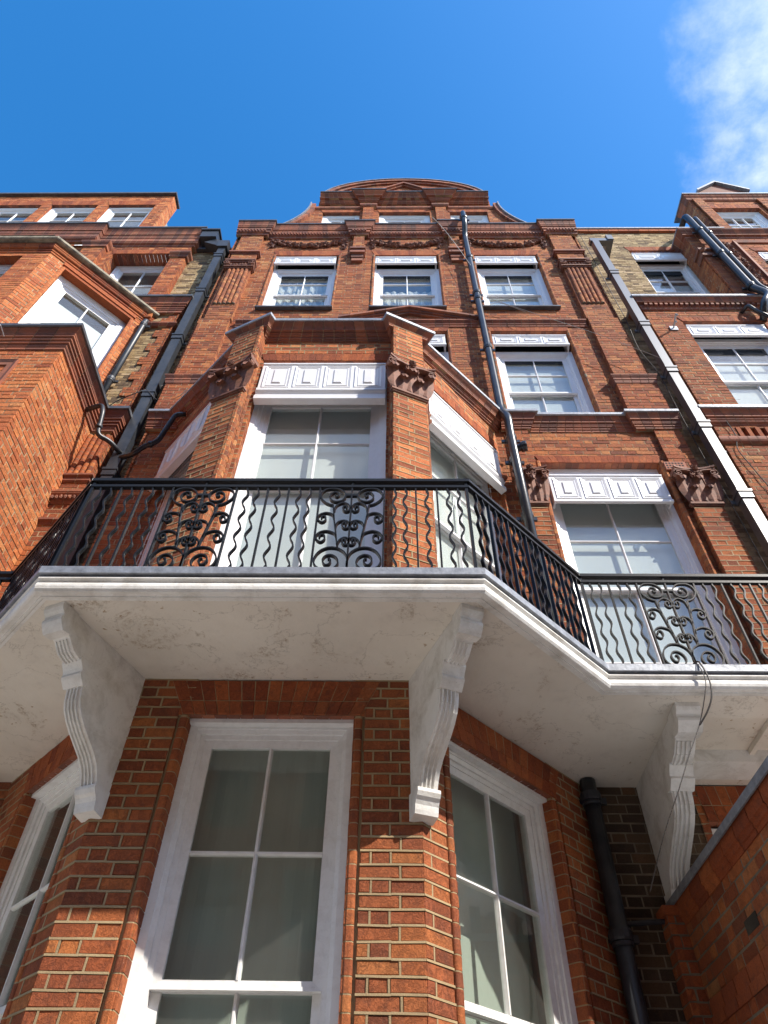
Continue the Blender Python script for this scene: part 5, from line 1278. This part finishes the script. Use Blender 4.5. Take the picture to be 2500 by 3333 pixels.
mb = MB(); mb.tube(arc_path([(-2.72, 5.0, 7.62), (-2.84, 4.98, 7.58), (-2.98, 5.08, 7.12), (-3.16, 5.12, 7.06), (-3.26, 5.16, 6.96), (-3.46, 5.26, 7.02)], .07), .034, 12); mb.build('pipe', 'pipe', t, smooth=True)
mb = MB(); collar(mb, (-3.07, 5.1, 7.09), .043, .05, (1, 0, .2)); mb.build('collar', 'pipe', t)
t = thing('drainpipe', 'thick round black drainpipe on the gabled front at far right', 'drainpipe')
round_pipe(t, [(6.12, 5.34, 14.95), (6.12, 5.34, 15.22), (6.12, 5.02, 15.22), (6.12, 5.0, 15.0), (6.12, 5.0, 11.55), (6.25, 4.95, 11.2), (6.05, 4.97, 10.9), (6.05, 5.2, 10.7)], .06, [(6.12, 5.0, 14.30), (6.12, 5.0, 13.10), (6.12, 5.0, 11.62)], rad=.14)
t = thing('drainpipe', 'thin round black drainpipe running alongside the thicker one at far right', 'drainpipe')
round_pipe(t, [(6.27, 5.3, 15.1), (6.27, 5.0, 15.08), (6.27, 5.0, 14.8), (6.27, 5.0, 11.6), (6.40, 5.0, 11.3)], .042, [(6.27, 5.0, 14.15), (6.27, 5.0, 13.05)], rad=.1)
t = thing('waste_pipe', 'short bent black waste pipe above the right house window', 'pipe')
mb = MB(); mb.tube(arc_path([(5.80, 5.2, 11.0), (5.86, 5.06, 11.0), (5.95, 5.08, 10.80), (6.25, 5.08, 10.35)], .06), .03, 10); mb.build('pipe', 'pipe', t, smooth=True)

# small fixings
t = thing('wall_bracket', 'small grey metal insulator arm fixed to the right house brickwork', 'bracket')
mb = MB(); mb.tube([(4.50, 5.2, 10.42), (4.50, 4.97, 10.50)], .014, 8); mb.build('arm', 'metal', t)
mb = MB(); mb.fbox(Fr(4.44, 5.2, 4.56, 5.2), 0, .12, 10.36, 10.48, 0, .02); mb.build('plate', 'metal', t)
for dx in (.0, .10, .22):
    mb = MB(); p = Vector((4.50, 4.97+.02+dx, 10.50-dx*.35)); mb.tube([p, p+Vector((.03, 0, -.02))], .016, 8); mb.build('knob', 'metal', t)
def cable(label, pts, r=.006, mat='cable', k=8):
    V = [Vector(p) for p in pts]; P2 = [V[0]]+V+[V[-1]]; out = []
    for i in range(1, len(P2)-2):
        for j in range(k):
            s_ = j/k; p0, p1, p2_, p3 = P2[i-1:i+3]
            out.append(.5*((2*p1)+(p2_-p0)*s_+(2*p0-5*p1+4*p2_-p3)*s_*s_+(3*p1-p0-3*p2_+p3)*s_**3))
    out.append(V[-1]); mb = MB(); mb.tube(out, r, 6); o = mb.build('cable', mat); return tag(o, label, 'cable')
cable('brown cable hanging from the balcony edge past the right bracket', [(2.12, 4.12, 3.0), (2.12, 4.06, 3.01), (2.125, 4.01, 2.96), (2.13, 4.005, 2.84), (2.09, 4.01, 2.72), (2.0, 4.05, 2.52), (1.87, 4.05, 2.31), (1.74, 4.05, 2.09), (1.58, 4.1, 1.82), (1.45, 4.2, 1.55)], .0035)
cable('thick black cable loop over the balcony edge', [(2.14, 4.2, 3.0), (2.14, 4.05, 3.015), (2.145, 4.005, 2.95), (2.15, 3.995, 2.82), (2.125, 4.0, 2.70), (2.07, 4.02, 2.60), (2.0, 4.048, 2.515)], .006)
cable('thin black cable running down left of the glossy square drainpipe', [(3.98, 5.40, 15.1), (3.985, 5.40, 14.1), (3.97, 5.40, 12.9), (3.95, 5.38, 11.2), (3.90, 5.38, 10.1), (3.98, 5.36, 9.3), (3.97, 5.36, 8.4), (3.96, 5.36, 7.2), (3.98, 5.36, 6.0), (3.95, 5.36, 4.0)], .006)
cable('pale thin cable crossing the second floor to the glossy drainpipe', [(1.5, 5.12, 11.5), (2.4, 5.1, 10.7), (3.2, 5.05, 9.9), (3.9, 5.05, 9.2)], .004, 'cable_w')
cable('pale thin wire slanting from the gable cornice to the drainpipe', [(.80, 5.02, 15.2), (1.0, 5.05, 14.6), (1.2, 5.1, 13.9), (1.42, 5.1, 12.8)], .005, 'cable_w')
cable('black cable looped beside the drainpipe of the left house', [(-3.36, 5.40, 14.3), (-3.38, 5.40, 12.4), (-3.34, 5.40, 10.8), (-3.37, 5.40, 9.2), (-3.62, 5.22, 8.55), (-3.9, 5.25, 8.35), (-4.1, 5.3, 8.1)], .008)
cable('black cable hanging slack between the pipe and the middle house pilaster', [(-3.55, 5.22, 8.6), (-3.3, 5.22, 8.3), (-3.05, 5.2, 8.35), (-2.95, 5.2, 8.6)], .007)
cable('thin pale cable looping under the top right window sill', [(1.4, 5.2, 11.45), (1.55, 5.16, 11.2), (1.75, 5.16, 11.32), (1.95, 5.17, 11.22), (2.2, 5.18, 11.0)], .004, 'cable_w')
cable('thin wire running down the right house front', [(4.36, 5.16, 7.85), (4.38, 5.17, 7.4), (4.30, 5.17, 7.1), (4.34, 5.17, 6.7), (4.5, 5.17, 5.5)], .006)

# =================================================================== garden wall at lower right
GW = thing('garden_wall', 'shaded red brick wall with lead coping running towards the viewer at lower right', 'wall')
wgw = MB(); WGW = bpy.data.objects.new('wall', bpy.data.meshes.new('t')); COL.objects.link(WGW); WGW.parent = GW
f = Fr(2.02, 5.44, 2.02, 1.2)                      # faces the bay (towards -x)
brick_panel(GW, WGW, f, 0, f.L, -1.6, 1.74, 'red', mort=wgw, mortar_depth=.004, mix=('brown', .35))
f2 = Fr(2.02, 1.2, 2.36, 1.2); brick_panel(GW, WGW, f2, 0, f2.L, -1.6, 1.74, 'red', mort=wgw)
mb = MB(); sweep_bricks(mb, [(2.02, 5.44), (2.02, 1.2), (2.36, 1.2)], [(.035, 1.88), (.035, 1.80), (.02, 1.79), (.02, 1.765), (.008, 1.76), (.008, 1.735)], .22); mb.build('coping_course', ['rub', 'mortar_dark'], GW)
mb = MB(); sweep_bricks(mb, [(2.02, 5.2), (2.02, 1.2), (2.36, 1.2)], [(.03, 1.28), (.03, 1.20), (.045, 1.19), (.045, 1.135)], .22); mb.build('plinth_course', ['rub', 'mortar_dark'], GW)
mb = MB(); mb.box(1.965, 2.42, 1.1, 5.45, 1.883, 1.91); mb.box(1.955, 1.967, 1.1, 5.445, 1.862, 1.912); mb.build('lead_coping', 'lead', GW)
f3 = Fr(1.985, 5.2, 1.985, 1.2); brick_panel(GW, WGW, f3, 0, f3.L, -1.6, 1.135, 'rub', mort=wgw, mortar_depth=.004)
f3 = Fr(1.90, 5.455, 1.90, 5.30); brick_panel(GW, WGW, f3, 0, f3.L, -1.6, 1.80, 'rub', mort=wgw)
f3 = Fr(1.90, 5.30, 2.02, 5.30); brick_panel(GW, WGW, f3, 0, f3.L, -1.6, 1.80, 'rub', mort=wgw)
mb = MB(); mb.box(1.88, 2.03, 5.28, 5.45, 1.80, 1.86); mb.build('pier_cap', ['rub'], GW)
mb = MB(); mb.fbox(f, 1.02, 1.20, 1.40, 1.47, -.002, .004); mb.build('dark_brick', 'mortar_dark', GW)

# =================================================================== unseen terrace across the street, added for reflections and raised to cut fill light
for k, (x0, x1, hh) in enumerate(((-30, -9, 15.6), (-8.8, 7, 16.4), (7.2, 28, 15.2))):
    T = thing('terraced_house', ('brick house opposite, to the left behind the viewer', 'brick house directly opposite behind the viewer', 'brick house opposite, to the right behind the viewer')[k], 'house')
    f = Fr(x1, -12.0, x0, -12.0); mb = MB(); mb.fbox(f, 0, f.L, -1.75, hh, -8, 0, .5); mb.build('wall', ['red'], T)
    mb = MB(); mb.fbox(f, -.05, f.L+.05, hh-.4, hh, 0.001, .35, .5); mb.build('cornice', 'stucco', T)
    n = int(f.L/2.6)
    for i in range(n):
        for j in range(5):
            u = (i+.5)*f.L/n; z0 = -.2+j*3.1
            m_ = MB(); m_.ring(f, u-.6, u+.6, z0, z0+2.0, .09, .002, .05); m_.fbox(f, u-.02, u+.02, z0+.09, z0+1.91, .004, .03); m_.fbox(f, u-.51, u+.51, z0+.98, z0+1.03, .004, .035); w_ = m_.build('window', 'mortar_grey', T)
            m_ = MB(); m_.fbox(f, u-.51, u+.51, z0+.09, z0+1.91, .001, .003); m_.build('pane', 'dark', w_)

# =================================================================== build the walls and bricks
WM.data = wm.mesh('wall', ['mortar_up', 'mould']); WG.data = wg.mesh('gable_wall', ['mortar_up', 'mould'])
WB.data = wb_.mesh('bay_wall', ['mortar', 'mould']); WS.data = wst.mesh('stock_brick_wall', ['mortar_grey', 'mould'])
WL.data = wl.mesh('wall', ['mortar_up', 'mould']); WLB.data = wlb.mesh('bay_wall', ['mortar_up', 'rub']); WA.data = wa.mesh('attic_wall', ['mortar_up', 'mould'])
WR.data = wr.mesh('wall', ['mortar_up', 'mould']); WK.data = wk.mesh('stock_brick_wall', ['mortar_up', 'mould']); WQ.data = wq.mesh('gable_wall', ['mortar_up', 'mould'])
WGW.data = wgw.mesh('wall', ['mortar_grey', 'mould'])

bpy.context.view_layer.update()
DG = bpy.context.evaluated_depsgraph_get()
F_ = 2260.
def px_size(rec):
    wall, fr, poly, out, rnd, mat = rec
    q = [Vector(fr.p(u, z, out)) for u, z in poly]; c = (q[0]+q[2])/2
    n = Vector((fr.n[0], fr.n[1], 0))
    if n.dot(-c) <= 0: return None
    P2 = []
    for p in q:
        d = p.dot(FW)
        if d < .2: return None
        P2.append((F_*p.dot(RR)/d, F_*p.dot(UU)/d))
    cx, cy = sum(p[0] for p in P2)/4, sum(p[1] for p in P2)/4
    if abs(cx) > 1250 or abs(cy) > 1666: return None
    a = 0
    for i in range(4): a += P2[i][0]*P2[(i+1) % 4][1]-P2[(i+1) % 4][0]*P2[i][1]
    return abs(a)/2, c
SHARED = {}
NV = 6
def single_mesh(poly, mat):
    cu = (poly[0][0]+poly[1][0])/2; cz = (poly[0][1]+poly[3][1])/2
    L, H_ = round(poly[1][0]-poly[0][0], 2), round(poly[3][1]-poly[0][1], 2)
    skew = abs((poly[3][0]-poly[0][0])) > .006 or abs(poly[2][0]-poly[1][0]) > .006
    if skew: key = None; pl = [(u-cu, z-cz) for u, z in poly]
    else:
        key = (L, H_, mat, random.randrange(NV)); l2, h2 = (poly[1][0]-poly[0][0])/2, (poly[3][1]-poly[0][1])/2
        pl = [(-l2, -h2), (l2, -h2), (l2, h2), (-l2, h2)]
    if key is None or key not in SHARED:
        mb = MB(); c = .0035
        o = lambda: random.uniform(-.0012, .0012)
        fr_ = [(u+(c if u < 0 else -c), o(), z+(c if z < 0 else -c)) for u, z in pl]
        md = [(u+o(), .004, z+o()) for u, z in pl]; bk_ = [(u, .045, z) for u, z in pl]
        mb.hexa(fr_, md, .5, back=False)
        i = len(mb.v); mb.v += md+bk_
        for k in range(4): mb.f.append((i+k, i+k+4, i+(k+1) % 4+4, i+(k+1) % 4)); mb.r.append(.5); mb.m.append(0)
        mb.f.append((i+7, i+6, i+5, i+4)); mb.r.append(.5); mb.m.append(0)
        me = mb.mesh('brick', mat+'_1')
        if key is not None: SHARED[key] = me
        else: return me, cu, cz
    return SHARED[key], cu, cz
MI = ['red', 'brown', 'orange', 'stock', 'darkstock', 'rub']
for H, recs in BRICKS.items():
    cand = []
    for i, r_ in enumerate(recs):
        s_ = px_size(r_)
        if s_: cand.append((s_[0], i, s_[1]))
    cand.sort(key=lambda t_: -t_[0]); single = set()
    for a, i, c in cand:
        if len(single) >= 298: break
        d = c.length; hit, loc, *_ = S.ray_cast(DG, Vector((0, 0, 0)), c.normalized())
        if hit and loc.length < d-.035: continue
        single.add(i)
    mb = MB()
    for i, (wall, fr, poly, out, rnd, mat) in enumerate(recs):
        if i in single:
            me, cu, cz = single_mesh(poly, mat)
            o = bpy.data.objects.new('brick', me); COL.objects.link(o); o.parent = wall
            o.location = fr.p(cu, cz, out); o.rotation_euler = (0, 0, math.atan2(fr.t[1], fr.t[0]))
        else:
            P = fr.p
            mb.hexa([P(u, z, out+random.uniform(-.0008, .0008)) for u, z in poly], [P(u, z, out-.03) for u, z in poly], rnd, MI.index(mat), back=False)
    mb.build('brickwork', MI, H, kind='stuff')

# ------------------------------------------------------------------ put every thing's origin at its base and lift to eye height
roots = [o for o in COL.objects if o.parent is None and o.type in ('EMPTY', 'MESH')]
for o in roots:
    if o.type == 'EMPTY':
        mn = [1e9]*3; mx = [-1e9]*3
        def ext(x):
            if x.type == 'MESH':
                for c in x.bound_box:
                    for k in range(3): v = c[k]+(x.location[k] if x.name.startswith('brick') else 0); mn[k] = min(mn[k], v); mx[k] = max(mx[k], v)
        for ch_ in o.children: ext(ch_)
        base = Vector(((mn[0]+mx[0])/2, (mn[1]+mx[1])/2, mn[2]))
        o.location = base
        for ch_ in o.children: ch_.location -= base
    o.location.z += ZO
